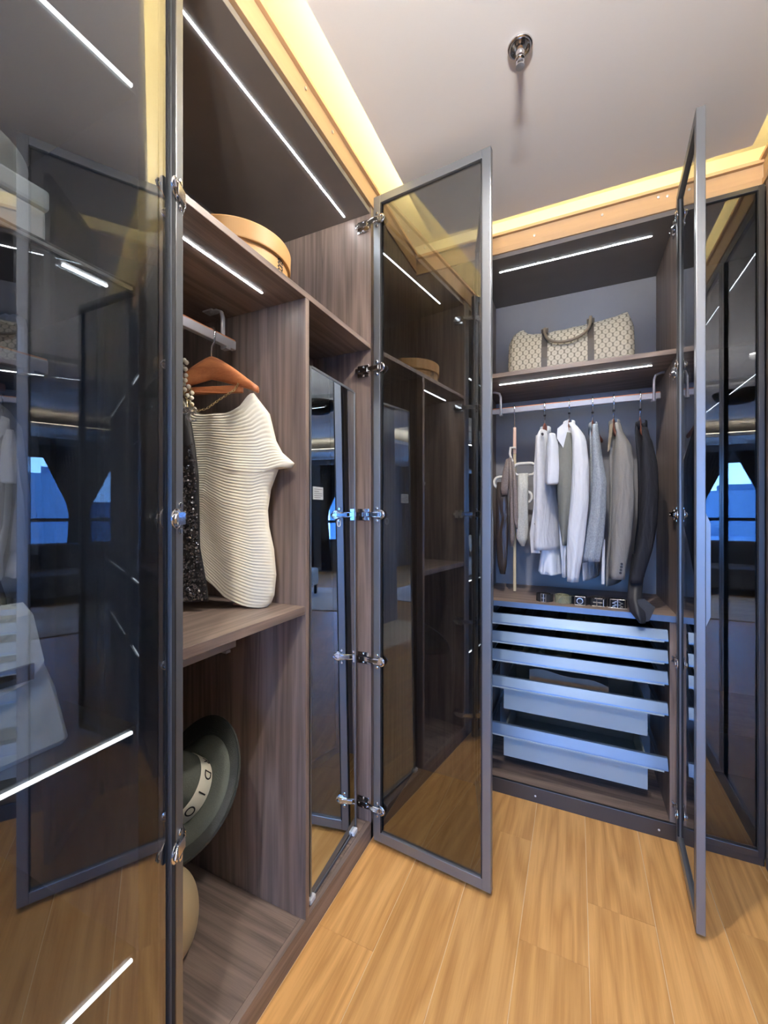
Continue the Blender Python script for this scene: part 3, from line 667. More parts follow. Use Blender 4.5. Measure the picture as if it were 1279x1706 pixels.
# sequin camisole in front of it
t = thing('sequin_camisole', 'black sequin camisole on thin straps in front of the ivory top', 'top', tuple(LP(-.1, 1.05, .05)))
CR = [(1.595, -.030), (1.50, -.012), (1.404, .000), (1.20, .004), (1.08, .028), (1.045, .030)]
CL = [(1.595, -.120), (1.50, -.19), (1.40, -.20), (1.2, -.205), (1.045, -.21)]
bm = BM(); rings = []
def cam_b(z):
    r_ = interp([(-a, b) for a, b in CR], -z); l_ = interp([(-a, b) for a, b in CL], -z); return l_, r_
for j in range(41):
    z = 1.595 - (1.595 - 1.045) * j / 40; l_, r_ = cam_b(z); c = (l_ + r_) / 2; hw = (r_ - l_) / 2; ring = []
    for k in range(28):
        q = 6.2832 * k / 28; ring.append(LP(c + hw * math.cos(q), z + ((.018 * math.cos(q) - .012) if j == 0 else 0), .066 + .020 * math.sin(q) * (1 + .25 * math.sin(3 * q + j * .1)) ))
    rings.append(ring)
obj('satin_body', skin(bm, rings), 'black', t, smooth=True)
rs = random.Random(7); bm = BM()
for k in range(7000):
    z = 1.50 - .45 * rs.random() ** .75; l_, r_ = cam_b(z); c = (l_ + r_) / 2; hw = (r_ - l_) / 2
    u = rs.uniform(-.75, .97); dens = .5 + .5 * math.sin(u * 9 + z * 20)
    if rs.random() > .35 + .65 * dens * min(1, (1.56 - z) * 4): continue
    q = math.acos(max(-1, min(1, u))); p = LP(c + hw * u, z, .066 + .0225 * math.sin(q) * (1 + .25 * math.sin(3 * q + (1.595 - z) / .55 * 4)))
    nn_ = (Nn + Vector((rs.gauss(0, .5), rs.gauss(0, .5), rs.gauss(.15, .5)))).normalized(); a_ = nn_.orthogonal().normalized(); b_ = nn_.cross(a_)
    r_ = rs.uniform(.0022, .0036); bm.faces.new([bm.verts.new(p + a_ * (r_ * math.cos(w_ * 1.0472)) + b_ * (r_ * math.sin(w_ * 1.0472))) for w_ in range(6)])
obj('sequins', bm, 'seq', t, kind='stuff')
bm = BM()
tube(bm, [LP(-.10, 1.595, .066), LP(-.075, 1.66, .02), LP(-.06, 1.672, .008), LP(-.062, 1.64, .03), LP(-.034, 1.593, .066)], .0022, 6)
obj('shoulder_strap', bm, 'gold', t, smooth=True, label='thin gold shoulder strap')
# pearl and chain necklaces over the hanger
t = thing('pearl_necklace', 'rope of cream pearls looped over the end of the cherry hanger', 'necklace', tuple(LP(-.07, 1.75, .02)))
rs = random.Random(2)
for k in range(22):
    zz = 1.752 - .0088 * k * 1.0; sx = -.062 - .012 * math.sin(k * .35) + (.007 if k % 2 else -.007)
    c = LP(sx, zz, .030 + .005 * math.sin(k * 2.1)); r_ = .0072
    obj('pearl', lathe(BM(), c, [(.0008, -r_), (r_ * .7, -r_ * .7), (r_, 0), (r_ * .7, r_ * .7), (.0008, r_)], 10), 'pearl', t, smooth=True)
t = thing('chain_necklace', 'brass chain necklace with crystal bow pendant over the ivory top', 'necklace', tuple(LP(-.02, 1.61, .04)))
def chain(bm, pts, r=.0038, n=20):
    pts = [Vector(p) for p in pts]; L = [0]
    for a, b in zip(pts, pts[1:]): L.append(L[-1] + (b - a).length)
    for k in range(n):
        d_ = L[-1] * (k + .5) / n; i = max(j for j in range(len(L)) if L[j] <= d_); i = min(i, len(pts) - 2)
        p = pts[i].lerp(pts[i + 1], (d_ - L[i]) / (L[i + 1] - L[i])); ax = (pts[i + 1] - pts[i]).normalized()
        si = ax.cross(Nn).normalized() if k % 2 else Nn
        tube(bm, [p + ax * (r * 1.3 * math.cos(a * .7854)) + si * (r * .8 * math.sin(a * .7854)) for a in range(9)], .0011, 4)
bm = BM()
chain(bm, [LP(.10, 1.692, .012), LP(.085, 1.66, .02), LP(.07, 1.652, .02), LP(.04, 1.63, .028), LP(.005, 1.603, .036), LP(-.02, 1.598, .04)], n=22)
chain(bm, [LP(-.02, 1.598, .04), LP(-.05, 1.625, .035), LP(-.075, 1.66, .03), LP(-.085, 1.70, .02)], n=16)
obj('chain', bm, 'gold', t)
bm = BM(); c = LP(-.018, 1.585, .085)
for sgn in (-1, 1): tube(bm, [c + D * (sgn * .002) , c + D * (sgn * .016) + Vector((0, 0, .011)), c + D * (sgn * .024) + Vector((0, 0, .004)), c + D * (sgn * .016) + Vector((0, 0, -.006)), c], .0016, 5)
for s0 in (.006, .014): tube(bm, [c + D * (s0 + .012 * math.cos(R(a))) + Vector((0, 0, -.016 + .013 * math.sin(R(a)))) for a in range(40, 330, 20)], .0018, 5)
obj('bow_pendant', bm, 'nickel', t)
tube_ = BM(); tube(tube_, [LP(-.02, 1.597, .04), LP(-.018, 1.59, .085)], .001, 5); obj('pendant_link', tube_, 'gold', t)

# flat slate piece at the foot of the top
bm = BM(); obox(bm, LP(.09, 1.0215, -.02) , D, .05, .03, .008); o = obj('scarf_clip', bm, 'pink', bevel=.002, loc=tuple(LP(.09, 1.018, -.02))); tag(o, 'small pinkish brown clip on the middle shelf under the ivory top', 'clip')

# beige round bag on the wardrobe floor, hat leaning above it
bx, by = -1.045, .765; BASE += .001
t = thing('beige_bag', 'rounded beige leather bag on the floor of the left wardrobe', 'bag', (bx, by, BASE))
prof_ = [(.045, 0), (.075, .004), (.098, .04), (.108, .10), (.100, .16), (.078, .20), (.04, .222), (.004, .226)]
bb_ = obj('bag_body', lathe(BM(), (bx, by, BASE), prof_, 32), 'beige', t, smooth=True); sb_ = bb_.modifiers.new('sub', 'SUBSURF'); sb_.levels = sb_.render_levels = 2
obj('seam', tube(BM(), [(bx + .0 + .108 * math.cos(R(-50)) * s1, by + .108 * math.sin(R(-50)) * s1, BASE + z) for s1, z in ((.70, .006), (.92, .045), (1.01, .10), (.94, .16), (.74, .20), (.38, .223))], .002, 6), 'beige', t, smooth=True)
obj('bag_handle', tube(BM(), arc((bx, by, BASE + .215), .05, 0, 180, 12, 'yz', .10), .005, 8), 'beige', t, smooth=True)
# hat: disc standing tilted, crown toward the camera side
hc = Vector((-.930, .765, .562)); hn = Vector((-.149, -.559, .60)).normalized(); hu = Vector((0, 0, 1)) - hn * hn.z; hu.normalize(); hv = hn.cross(hu)
t = thing('straw_hat', 'dark straw sun hat with cream lettered ribbon propped on the beige bag', 'hat', tuple(hc - hu * .19))
def disc(prof, seg=56, sx=1., sy=1.):
    return [[hc + hn * (h + .018 * (r / .2) ** 2 * math.cos(2 * 6.2832 * k / seg)) + hu * (r * .915 * sy * math.cos(6.2832 * k / seg)) + hv * (r * .915 * sx * math.sin(6.2832 * k / seg)) for k in range(seg)] for r, h in prof]
bm = skin(BM(), disc([(.085, -.004), (.12, -.002), (.150, .002), (.150, .005), (.12, .002), (.085, .0)]), capped=False); obj('brim', bm, 'straw', t, smooth=True)
pr = []
for k in range(9): pr += [(.150 + .0052 * k, .004 + .0022 * k), (.1525 + .0052 * k, .007 + .0022 * k)]
bm = skin(BM(), disc(pr + [(.198, .026), (.199, .020)] + [(.15, -.001)]), capped=False); obj('brim_edge', bm, 'strawd', t, smooth=False, label='blackish ribbed outer brim')
bm = skin(BM(), disc([(.086, 0), (.084, .05), (.076, .082), (.055, .096), (.004, .098)])); obj('crown', bm, 'straw', t, smooth=True)
bm = skin(BM(), disc([(.0875, .002), (.0885, .004), (.0868, .040), (.0855, .042)]), capped=False); rb = obj('ribbon', bm, 'ribbon', t, smooth=True, label='cream ribbon with black letters')
for k, ch in enumerate('DIOR' * 3):
    fc = bpy.data.curves.new('l', 'FONT'); fc.body = ch; fc.size = .034; fc.extrude = .0003; fc.align_x = 'CENTER'; fc.align_y = 'CENTER'
    fo = bpy.data.objects.new('l', fc); C.objects.link(fo); bpy.context.view_layer.update()
    tm = bpy.data.meshes.new_from_object(fo.evaluated_get(bpy.context.evaluated_depsgraph_get())); bpy.data.objects.remove(fo)
    bm = BM(); bm.from_mesh(tm); a0 = k * 6.2832 / 12
    for v in bm.verts:
        x, y, z = v.co; a_ = -a0 - .78 - x / .081; r_ = .0812 + z
        v.co = hc + hn * (.021 - y) + hu * (r_ * math.cos(a_)) + hv * (r_ * math.sin(a_))
    obj('ribbon_letter', bm, 'ink', rb)
# knot of the ribbon, hanging over the brim
bm = BM(); c = hc - hu * .075 + hv * -.05 + hn * .02
hr = -hv if (-hv).x > 0 else hv
p_ = hc - hu * .072 + hr * .035 + hn * .012
skin(bm, [[p_ + hn * q for q in (0, .004)] + [p_ - hu * .052 + hn * q for q in (.004, 0)], [p_ + hr * .045 + hu * .028 + hn * (.012 + q) for q in (0, .004)] + [p_ + hr * .055 - hu * .02 + hn * (.012 + q) for q in (.004, 0)]])
obj('ribbon_tail', bm, 'ribbon', t, bevel=.001)

# ------------------------------------------------------------ things behind the smoked door (near left wardrobe)
t = thing('storage_box', 'pale storage box behind the smoked door on the shelf below the white hat', 'box', (-.92, .22, 1.7205))
obj('box_body', B(-1.04, -.80, .06, .385, 1.7205, 1.80), 'bagw', t, bevel=.006); obj('lid', B(-1.044, -.796, .056, .389, 1.801, 1.835), 'hatw', t, bevel=.006)
t = thing('sun_hat', 'white felt hat lying on the pale storage box behind the smoked door', 'hat', (-.92, .28, 1.836))
obj('brim', lathe(BM(), (-.92, .28, 1.8365), [(.07, .002), (.10, .010), (.118, .040), (.122, .055), (.116, .056), (.095, .020), (.07, .010)], 48), 'hatw', t, smooth=True)
obj('crown', lathe(BM(), (-.92, .28, 1.8365), [(.078, 0), (.074, .05), (.064, .08), (.04, .088), (.002, .080)], 40), 'hatw', t, smooth=True)
t = thing('handbag', 'large off-white handbag with dark strap behind the smoked door', 'bag', (-.86, .30, .895))
rings = []
for z, hw, hd in ((0, .175, .07), (.01, .18, .075), (.10, .165, .065), (.20, .135, .05), (.235, .125, .035), (.24, .12, .02)):
    rings.append([(-.86 + hd * sx_, .232 + hw * sy_, .9055 + z) for sx_, sy_ in ((-1, -.96), (-.96, -1), (.96, -1), (1, -.96), (1, .96), (.96, 1), (-.96, 1), (-1, .96))])
obj('bag_body', skin(BM(), rings), 'bagw', t, bevel=.004)
rings = []
for z, x, hw in ((.238, -.86, .13), (.243, -.83, .132), (.225, -.806, .135), (.15, -.788, .142), (.125, -.785, .125), (.115, -.784, .08)):
    rings.append([(x, .232 - hw, .9055 + z), (x, .232 + hw, .9055 + z), (x + .005, .232 + hw, .9055 + z + .003), (x + .005, .232 - hw, .9055 + z + .003)])
obj('flap', skin(BM(), rings), 'bagw', t, bevel=.001)
bm = BM(); box(bm, -.784, -.778, .078, .358, 1.035, 1.060); obj('closing_strap', bm, 'strap', t, bevel=.001, label='dark brown strap'); bm = BM()
tube(bm, [(-.776, .257 + .012 * a, 1.047 + .016 * b) for a, b in ((-1, -1), (1, -1), (1, 1), (-1, 1), (-1, -1))], .002, 6); obj('buckle', bm, 'chrome', t)
obj('shoulder_strap', tube(BM(), arc((-.86, .232, 1.13), .12, 0, 180, 16, 'yz', .14), .006, 8), 'strap', t, smooth=True)

t = thing('jacket', 'pale grey jacket hanging behind the smoked door at the left picture edge', 'jacket', (-.97, .30, 1.12))
rings = []
for z, hw, hd in ((1.545, .02, .02), (1.53, .05, .03), (1.49, .11, .05), (1.46, .13, .055), (1.33, .145, .06), (1.20, .150, .065), (1.12, .152, .065)):
    rings.append([(-.97 + hd * math.cos(q), .29 + hw * math.sin(q) * (1 + .04 * math.sin(5 * q + z * 9)), z) for q in [k * math.pi / 12 for k in range(24)]])
obj('body', skin(BM(), rings), 'lgrey', t, smooth=True)
obj('lapel', B(-.912, -.906, .20, .235, 1.25, 1.44), 'lgrey', t, bevel=.002)
t = thing('clothes_hanger', 'hanger of the pale jacket behind the smoked door', 'hanger', (-1.0, .29, 1.54))
obj('shoulder_bar', B(-.985, -.965, .18, .40, 1.525, 1.540), 'hangd', t, bevel=.004)
obj('hook', tube(BM(), [(-.98, .29, 1.535), (-.986, .29, 1.57), (-.9865, .29, 1.61), (-.991, .29, 1.620), (-1.0, .29, 1.6225), (-1.009, .29, 1.62), (-1.0135, .29, 1.61), (-1.0135, .29, 1.60)], .003, 8), 'chrome', t, smooth=True)

# ------------------------------------------------------------ duffel bag
t = thing('duffel_bag', 'cream duffel bag with honeycomb pattern on the upper shelf of the back wardrobe', 'bag', (-.035, 2.2, 1.948))
rings = []; N = 26
topz = [(-.300, .225), (-.29, .242), (-.255, .262), (-.24, .262), (-.215, .238), (-.15, .228), (-.05, .232), (.05, .238), (.15, .248), (.205, .262), (.222, .256), (.230, .22)]
for i in range(N + 1):
    x = -.300 + .530 * i / N; e = min(1, min(i, N - i) / 1.6 + .80); h = interp(topz, x) * (1 if 0 < i < N else .96)
    yf, yb = 2.075 + (1 - e) * .06, 2.32 - (1 - e) * .06
    pts = []
    for a, b in ((0, .0), (-.01, .10), (-.012, .30), (.0, .55), (.022, .78), (.055, .93), (.09, 1.0)):
        pts.append((x, yf + a + .004 * math.sin(i * 1.7 + b * 6), 1.9485 + h * b))
    for a, b in ((-.05, .97), (-.02, .82), (0, .5), (0, .0)): pts.append((x, yb + a, 1.9485 + h * b))
    rings.append(pts)
obj('bag_body', skin(BM(), rings), 'hex', t, smooth=True)
for x in (-.135, .060):
    bm = BM(); rr = []
    for a, b in ((-.003, .0), (-.0135, .10), (-.0155, .30), (-.004, .55), (.018, .78), (.051, .945)):
        h = interp(topz, x); rr.append([(x - .013, 2.075 + a, 1.9485 + h * b), (x + .013, 2.075 + a, 1.9485 + h * b), (x + .013, 2.075 + a - .003, 1.9485 + h * b + .001), (x - .013, 2.075 + a - .003, 1.9485 + h * b + .001)])
    obj('side_strap', skin(bm, rr), 'strap', t, label='dark brown vertical strap')
    tube_ = BM(); obox(tube_, (x, 2.108, 1.9485 + interp(topz, x) * .955), (1, 0, 0), .032, .02, .02, (0, -.6, 1)); obj('strap_end', tube_, 'handle', t, bevel=.003)
pts = []
for k in range(17):
    a = math.pi * k / 16; pts.append((-.0375 - .0975 * math.cos(a), 2.092 - .040 * math.sin(a) ** .7, 2.170 + (k / 16) * .018 - .100 * math.sin(a) ** .7))
obj('carry_handle', tube(BM(), pts, .0068, 10), 'handle', t, smooth=True, label='taupe leather handle')
for k, x in enumerate((-.302, .233)):
    bm = BM(); box(bm, x - .004, x + .004, 2.16, 2.22, 1.96, 2.14); obj('end_tab', bm, 'handle', t, bevel=.002)

# ------------------------------------------------------------ garments of the back wardrobe
def loft(tab, phi=14, bmax=.165, dy=0., ripple=.0, seg=26, n=30, scale=1., freq=5):
    "tab: (z, xl, xr, yc) from top to bottom -> rotated elliptical rings whose width fills xl..xr"
    zs = [q[0] for q in tab]; rings = []
    phi0 = phi
    T = [[(-q[0], q[k]) for q in tab] for k in (1, 2, 3)]
    for j in range(n + 1):
        z = zs[0] + (zs[-1] - zs[0]) * j / n; xl, xr, yc = (interp(t_, -z) for t_ in T)
        wv_ = (xr - xl) / 2 * scale; cx = (xl + xr) / 2; phi = phi0 + math.degrees(math.atan2(cx, yc)); b = min(bmax, wv_ * 4.2); s_, c_ = math.sin(R(phi)), math.cos(R(phi))
        if b * s_ > wv_ * .92: b = wv_ * .92 / s_
        a = math.sqrt(max(wv_ ** 2 - (b * s_) ** 2, .0001)) / c_
        ring = []
        for k in range(seg):
            q = 6.2832 * k / seg; rr = 1 + ripple * (j / n) * math.sin(freq * q + j * .08)
            p, r_ = a * math.cos(q) * rr, b * math.sin(q) * rr
            ring.append((cx + p * c_ + r_ * s_, yc + dy - p * s_ + r_ * c_, z))
        rings.append(ring)
    return rings
G1 = [(1.700, -.160, -.120, 2.20), (1.665, -.168, -.100, 2.19), (1.637, -.173, -.090, 2.19), (1.488, -.179, -.080, 2.18), (1.318, -.187, -.071, 2.18), (1.189, -.199, -.062, 2.18), (1.123, -.192, -.058, 2.18)]
G2 = [(1.711, -.058, -.015, 2.20), (1.66, -.077, .024, 2.19), (1.485, -.079, .046, 2.18), (1.309, -.074, .045, 2.18), (1.163, -.064, .035, 2.18), (1.075, -.058, .022, 2.18), (1.0, -.056, .014, 2.18)]
G3 = [(1.701, .060, .088, 2.20), (1.636, .056, .102, 2.19), (1.508, .060, .115, 2.18), (1.437, .057, .130, 2.18), (1.309, .049, .128, 2.18), (1.194, .031, .117, 2.18), (1.093, .018, .117, 2.18), (1.075, .020, .116, 2.18)]
G4 = [(1.705, .148, .171, 2.20), (1.666, .139, .186, 2.19), (1.602, .134, .212, 2.18), (1.538, .132, .236, 2.18), (1.336, .133, .238, 2.18), (1.191, .128, .224, 2.18), (1.056, .118, .203, 2.18), (.971, .117, .198, 2.18)]
G5 = [(1.700, .250, .280, 2.20), (1.659, .236, .294, 2.19), (1.596, .238, .310, 2.18), (1.513, .242, .330, 2.18), (1.404, .244, .338, 2.18), (1.267, .242, .330, 2.18), (1.173, .232, .310, 2.17), (1.00, .215, .285, 2.16)]
HOOK = ((2.1945, 1.81), (2.1945, 1.838), (2.201, 1.8485), (2.21, 1.8505), (2.219, 1.8485), (2.2255, 1.838), (2.2255, 1.829))
def hgb(x, ztop, label, m='hangd', half=.085):
    phi = R(90 - 14); d = Vector((math.cos(phi), math.sin(phi), 0))
    t, _ = hanger('clothes_hanger', label, (x, 2.21, ztop), 1.84, d, half, m, .055, group='hangers on the back rail', thick=.007)
    bm = BM(); tube(bm, [(x, 2.21, ztop - .005), (x, 2.21, ztop + .03), (x, 2.197, 1.797)] + [(x, y_, z_) for y_, z_ in HOOK], .003, 8)
    obj('hook', bm, 'chrome', t, smooth=True)
    obj('collar_ring', lathe(BM(), (x, 2.203, ztop + .042), [(.003, 0), (.006, .002), (.006, .008), (.003, .010)], 10), 'gasket', t)
    return t
hgb(-.142, 1.735, 'dark wood hanger of the light grey waistcoat'); hgb(-.030, 1.735, 'dark wood hanger of the white shirt and olive waistcoat')
hgb(.072, 1.728, 'dark wood hanger of the heather knit cardigan'); hgb(.160, 1.728, 'dark wood hanger of the taupe blazer'); hgb(.266, 1.722, 'pale topped hanger of the charcoal blazer')
def garment(name, label, cat, tab, m, **k):
    t = thing(name, label, cat, ((tab[-1][1] + tab[-1][2]) / 2, tab[-1][3], tab[-1][0]))
    obj('body', skin(BM(), loft(tab, **k)), m, t, smooth=True); return t
def strip(tab, th=.004):
    "a flat band given by (left point, right point) pairs"
    return skin(BM(), [[Vector(a), Vector(b), Vector(b) + Vector((0, th, 0)), Vector(a) + Vector((0, th, 0))] for a, b in tab])
def collar(t, x, y, z, w_, m, h=.03, fall=.09):
    # stand collar round the hook plus two falls running down the front
    n = 14; rings = []
    for k in range(n + 1):
        a = R(-60 + 300 * k / n); cx, cy = x + w_ * math.cos(a) * .9, y + .035 + .05 * math.sin(a) - .02
        rings.append([(cx, cy, z - .012), (cx * 1., cy, z + h), (cx + .005 * math.cos(a), cy + .005 * math.sin(a), z + h - .002), (cx + .006 * math.cos(a), cy + .006 * math.sin(a), z - .02)])
    obj('collar', skin(BM(), rings), m, t, smooth=True)
# 1 light grey waistcoat over a white shirt
t = garment('waistcoat', 'light grey sleeveless waistcoat over a white shirt, leftmost garment on the back rail', 'waistcoat', G1, 'lgrey', ripple=.05, freq=4)
collar(t, -.138, 2.18, 1.69, .022, 'lgrey')
obj('shirt_tail', skin(BM(), loft([(1.16, -.150, -.064, 2.20), (1.08, -.160, -.048, 2.20), (1.02, -.165, -.040, 2.20), (1.005, -.150, -.036, 2.20)], ripple=.12, freq=6, bmax=.14)), 'white', t, smooth=True, label='white shirt hem below the waistcoat')
obj('shirt_sleeve', skin(BM(), loft([(1.655, -.112, -.085, 2.02), (1.60, -.120, -.072, 2.015), (1.50, -.127, -.070, 2.01), (1.43, -.127, -.072, 2.01), (1.425, -.122, -.076, 2.01)], bmax=.03, ripple=.12, freq=4)), 'white', t, smooth=True, label='white short sleeve')
obj('front_edge', strip([((-.171, 2.052, 1.66), (-.155, 2.045, 1.66)), ((-.180, 2.03, 1.45), (-.160, 2.02, 1.45)), ((-.178, 2.03, 1.33), (-.150, 2.02, 1.33)), ((-.196, 2.03, 1.20), (-.165, 2.02, 1.20)), ((-.190, 2.03, 1.11), (-.150, 2.02, 1.11))]), 'lgrey', t, smooth=False)
for z in (1.245, 1.165): obj('button', lathe(BM(), (-.172, 2.022, z), [(.0045, 0), (.0045, -.004), (.002, -.004)], 10, (0, -1, 0)), 'strap', t)
for x in (-.141, -.105): obj('pin', lathe(BM(), (x, 2.03, 1.66), [(.005, -.02), (.006, .004), (.003, .006)], 8, (0, -1, 0)), 'strap', t)
# 2 white shirt + olive waistcoat
t = garment('shirt', 'white long-sleeved shirt with an olive waistcoat over it on the back rail', 'shirt', G2, 'white', ripple=.10, freq=6)
collar(t, -.030, 2.16, 1.70, .024, 'white', .035)
obj('waistcoat_front', skin(BM(), loft([(1.655, -.068, -.020, 2.035), (1.60, -.076, -.006, 2.03), (1.48, -.078, .0, 2.025), (1.38, -.076, -.002, 2.025), (1.25, -.070, -.018, 2.03), (1.16, -.058, -.030, 2.035), (1.15, -.055, -.032, 2.035)], bmax=.035, ripple=.10, freq=4)), 'olive', t, smooth=True, label='olive grey waistcoat front')
obj('sleeve', skin(BM(), loft([(1.70, -.026, -.012, 2.04), (1.672, -.022, .012, 2.01), (1.62, -.016, .040, 1.995), (1.50, -.016, .050, 1.99), (1.34, -.024, .048, 1.99), (1.22, -.034, .036, 1.99), (1.12, -.036, .026, 1.99), (1.02, -.034, .012, 1.99), (.995, -.034, .010, 1.99)], bmax=.028, ripple=.12, freq=5)), 'white', t, smooth=True, label='long white sleeve')
obj('collar_point', strip([((-.076, 2.005, 1.675), (-.030, 2.0, 1.712)), ((-.078, 1.998, 1.63), (-.035, 1.995, 1.66)), ((-.060, 1.995, 1.60), (-.052, 1.995, 1.585))]), 'white', t)
# 3 knit
t = garment('cardigan', 'heather blue-grey knitted cardigan in the middle of the back rail', 'cardigan', G3, 'knit', ripple=.05)
collar(t, .074, 2.17, 1.69, .017, 'knit')
obj('ribbed_hem', skin(BM(), loft([(1.085, .022, .114, 2.18), (1.06, .024, .106, 2.18), (.99, .026, .104, 2.18)], n=8, bmax=.15)), 'lgrey', t, smooth=True, label='ribbed grey hem band')
obj('sleeve', skin(BM(), loft([(1.69, .072, .082, 2.06), (1.64, .062, .094, 2.04), (1.52, .064, .106, 2.03), (1.43, .064, .120, 2.02), (1.30, .056, .116, 2.02), (1.17, .036, .106, 2.02), (1.115, .026, .096, 2.02), (1.085, .024, .094, 2.02)], bmax=.03, ripple=.09, freq=5)), 'knit', t, smooth=True)
obj('front_band', strip([((.104, 2.03, 1.18), (.114, 2.03, 1.18)), ((.102, 2.03, 1.08), (.113, 2.03, 1.08)), ((.100, 2.03, .985), (.112, 2.03, .985))]), 'lgrey', t)
# 4 taupe blazer
t = garment('blazer', 'taupe wool blazer with buttoned cuff, second from the right on the back rail', 'jacket', G4, 'taupe', ripple=.04)
collar(t, .160, 2.16, 1.69, .020, 'taupe', .03)
obj('lining_edge', strip([((.136, 2.10, 1.69), (.150, 2.09, 1.70)), ((.128, 2.05, 1.62), (.140, 2.04, 1.63)), ((.124, 2.03, 1.56), (.132, 2.03, 1.57))]), 'handle', t)
sl = obj('sleeve', skin(BM(), loft([(1.69, .160, .168, 2.06), (1.65, .156, .182, 2.03), (1.58, .150, .210, 2.01), (1.50, .142, .218, 2.0), (1.35, .138, .218, 1.995), (1.20, .136, .208, 1.99), (1.08, .130, .190, 1.985), (1.02, .126, .184, 1.985)], bmax=.034, ripple=.07, freq=4)), 'taupe', t, smooth=True)
for k in range(4): obj('cuff_button', lathe(BM(), (.166 + .0015 * k, 1.952, 1.048 + .0125 * k), [(.0048, 0), (.0048, -.004), (.002, -.005)], 10, (0, -1, 0)), 'gasket', sl)
# 5 charcoal blazer, sleeve falling over the counter edge
t = garment('blazer', 'charcoal blazer at the right end of the back rail, sleeve over the shelf edge', 'jacket', G5, 'char', ripple=.05)
collar(t, .266, 2.16, 1.685, .020, 'char', .022)
obj('sleeve', skin(BM(), loft([(1.66, .256, .272, 2.06), (1.60, .248, .290, 2.03), (1.50, .244, .304, 2.01), (1.38, .242, .306, 2.0), (1.25, .238, .300, 1.995), (1.15, .224, .284, 1.985), (1.03, .200, .252, 1.975), (1.01, .200, .250, 1.972)], bmax=.04, ripple=.08, freq=4)), 'char', t, smooth=True)
obj('lining', skin(BM(), loft([(1.12, .216, .270, 2.03), (1.02, .198, .250, 1.99), (.95, .190, .240, 1.95), (.90, .198, .250, 1.930), (.868, .222, .254, 1.926), (.858, .232, .248, 1.926)], bmax=.024, ripple=.1)), 'chard', t, smooth=True, label='black hanging lining and cuff')
obj('cuff_flap', skin(BM(), [[(.222, 1.935, .95), (.222, 1.92, .95), (.245, 1.92, .955), (.245, 1.935, .955)], [(.226, 1.930, .90), (.226, 1.918, .90), (.282, 1.918, .925), (.282, 1.930, .925)], [(.24, 1.928, .862), (.24, 1.918, .862), (.262, 1.918, .868), (.262, 1.928, .868)]]), 'chard', t)

# ------------------------------------------------------------ tie hanger and ties
tx, ty = -.286, 2.205
t = thing('tie_hanger', 'upright pale wood tie hanger with cream loops at the left of the back rail', 'hanger', (tx, ty, .89))
obj('stick', B(tx - .007, tx + .007, ty - .006, ty + .006, .893, 1.60), 'beige', t, bevel=.002)
obj('stick_top', B(tx - .0075, tx + .0075, ty - .007, ty + .007, 1.60, 1.735), 'pink', t, bevel=.003, label='pinkish beech upper end')
bm = BM(); tube(bm, [(tx, ty, 1.73), (tx, 2.20, 1.79), (tx, 2.196, 1.797)] + [(tx, y_, z_) for y_, z_ in HOOK], .003, 8); obj('hook', bm, 'chrome', t, smooth=True)
def stadium(cx, cz, rx, rz, y, r=.0075):
    pts = [(cx + sg * (rx - rz) + rz * math.cos(R(a)), y, cz + rz * math.sin(R(a))) for sg, r0 in ((1, -90), (-1, 90)) for a in range(r0, r0 + 181, 20)]
    return tube(BM(), pts + [pts[0]], r, 8)
loops = [(-.235, 1.515, .055, .030, 2.185), (-.335, 1.452, .050, .028, 2.175), (-.232, 1.375, .032, .030, 2.180)]
for a in loops: obj('loop', stadium(*a), 'loop', t, smooth=True)
bm = BM(); tube(bm, [(tx + .006, 2.19, 1.628), (tx - .018, 2.188, 1.63), (tx - .022, 2.186, 1.60), (tx - .016, 2.184, 1.575), (tx - .008, 2.184, 1.560), (tx - .006, 2.184, 1.55)], .006, 8); obj('top_clip', bm, 'loop', t, smooth=True)
def tie(label, rows, m, y, tip=True):
    rg = []
    for z, xl, xr in rows:
        w2 = (xr - xl) / 2; c = (xl + xr) / 2; rg.append([(c + w2 * math.cos(q), y + .007 * math.sin(q), z) for q in [k * math.pi / 5 for k in range(10)]])
    o = obj('necktie', skin(BM(), rg), m, smooth=True, loc=((rows[0][1] + rows[0][2]) / 2, y, rows[-1][0])); return tag(o, label, 'tie', 'neckties on the tie hanger')
tie('long dark brown satin tie at the far left of the tie hanger', [(1.452, -.366, -.318), (1.35, -.372, -.312), (1.2, -.370, -.310), (1.1, -.368, -.314), (1.03, -.362, -.318), (.985, -.350, -.325)], 'brown', 2.150)
tie('brown tie with pale speckles doubled over the top clip', [(1.565, -.318, -.300), (1.50, -.335, -.300), (1.42, -.346, -.306), (1.385, -.340, -.312)], 'pat', 2.130)
tie('narrow speckled brown tie hanging in front of the stick', [(1.57, -.306, -.290), (1.45, -.304, -.284), (1.30, -.300, -.276), (1.17, -.298, -.276), (1.13, -.294, -.282)], 'pat', 2.125)
tie('speckled tie with a pointed end right of the stick', [(1.55, -.290, -.278), (1.42, -.286, -.262), (1.28, -.284, -.258), (1.25, -.278, -.260), (1.215, -.268, -.262)], 'pat', 2.120)
tie('wide pale tie with grey-brown end on the right loop', [(1.492, -.262, -.215), (1.40, -.266, -.214), (1.30, -.270, -.214), (1.22, -.276, -.214), (1.17, -.272, -.216), (1.13, -.248, -.232)], 'pat2', 2.150)

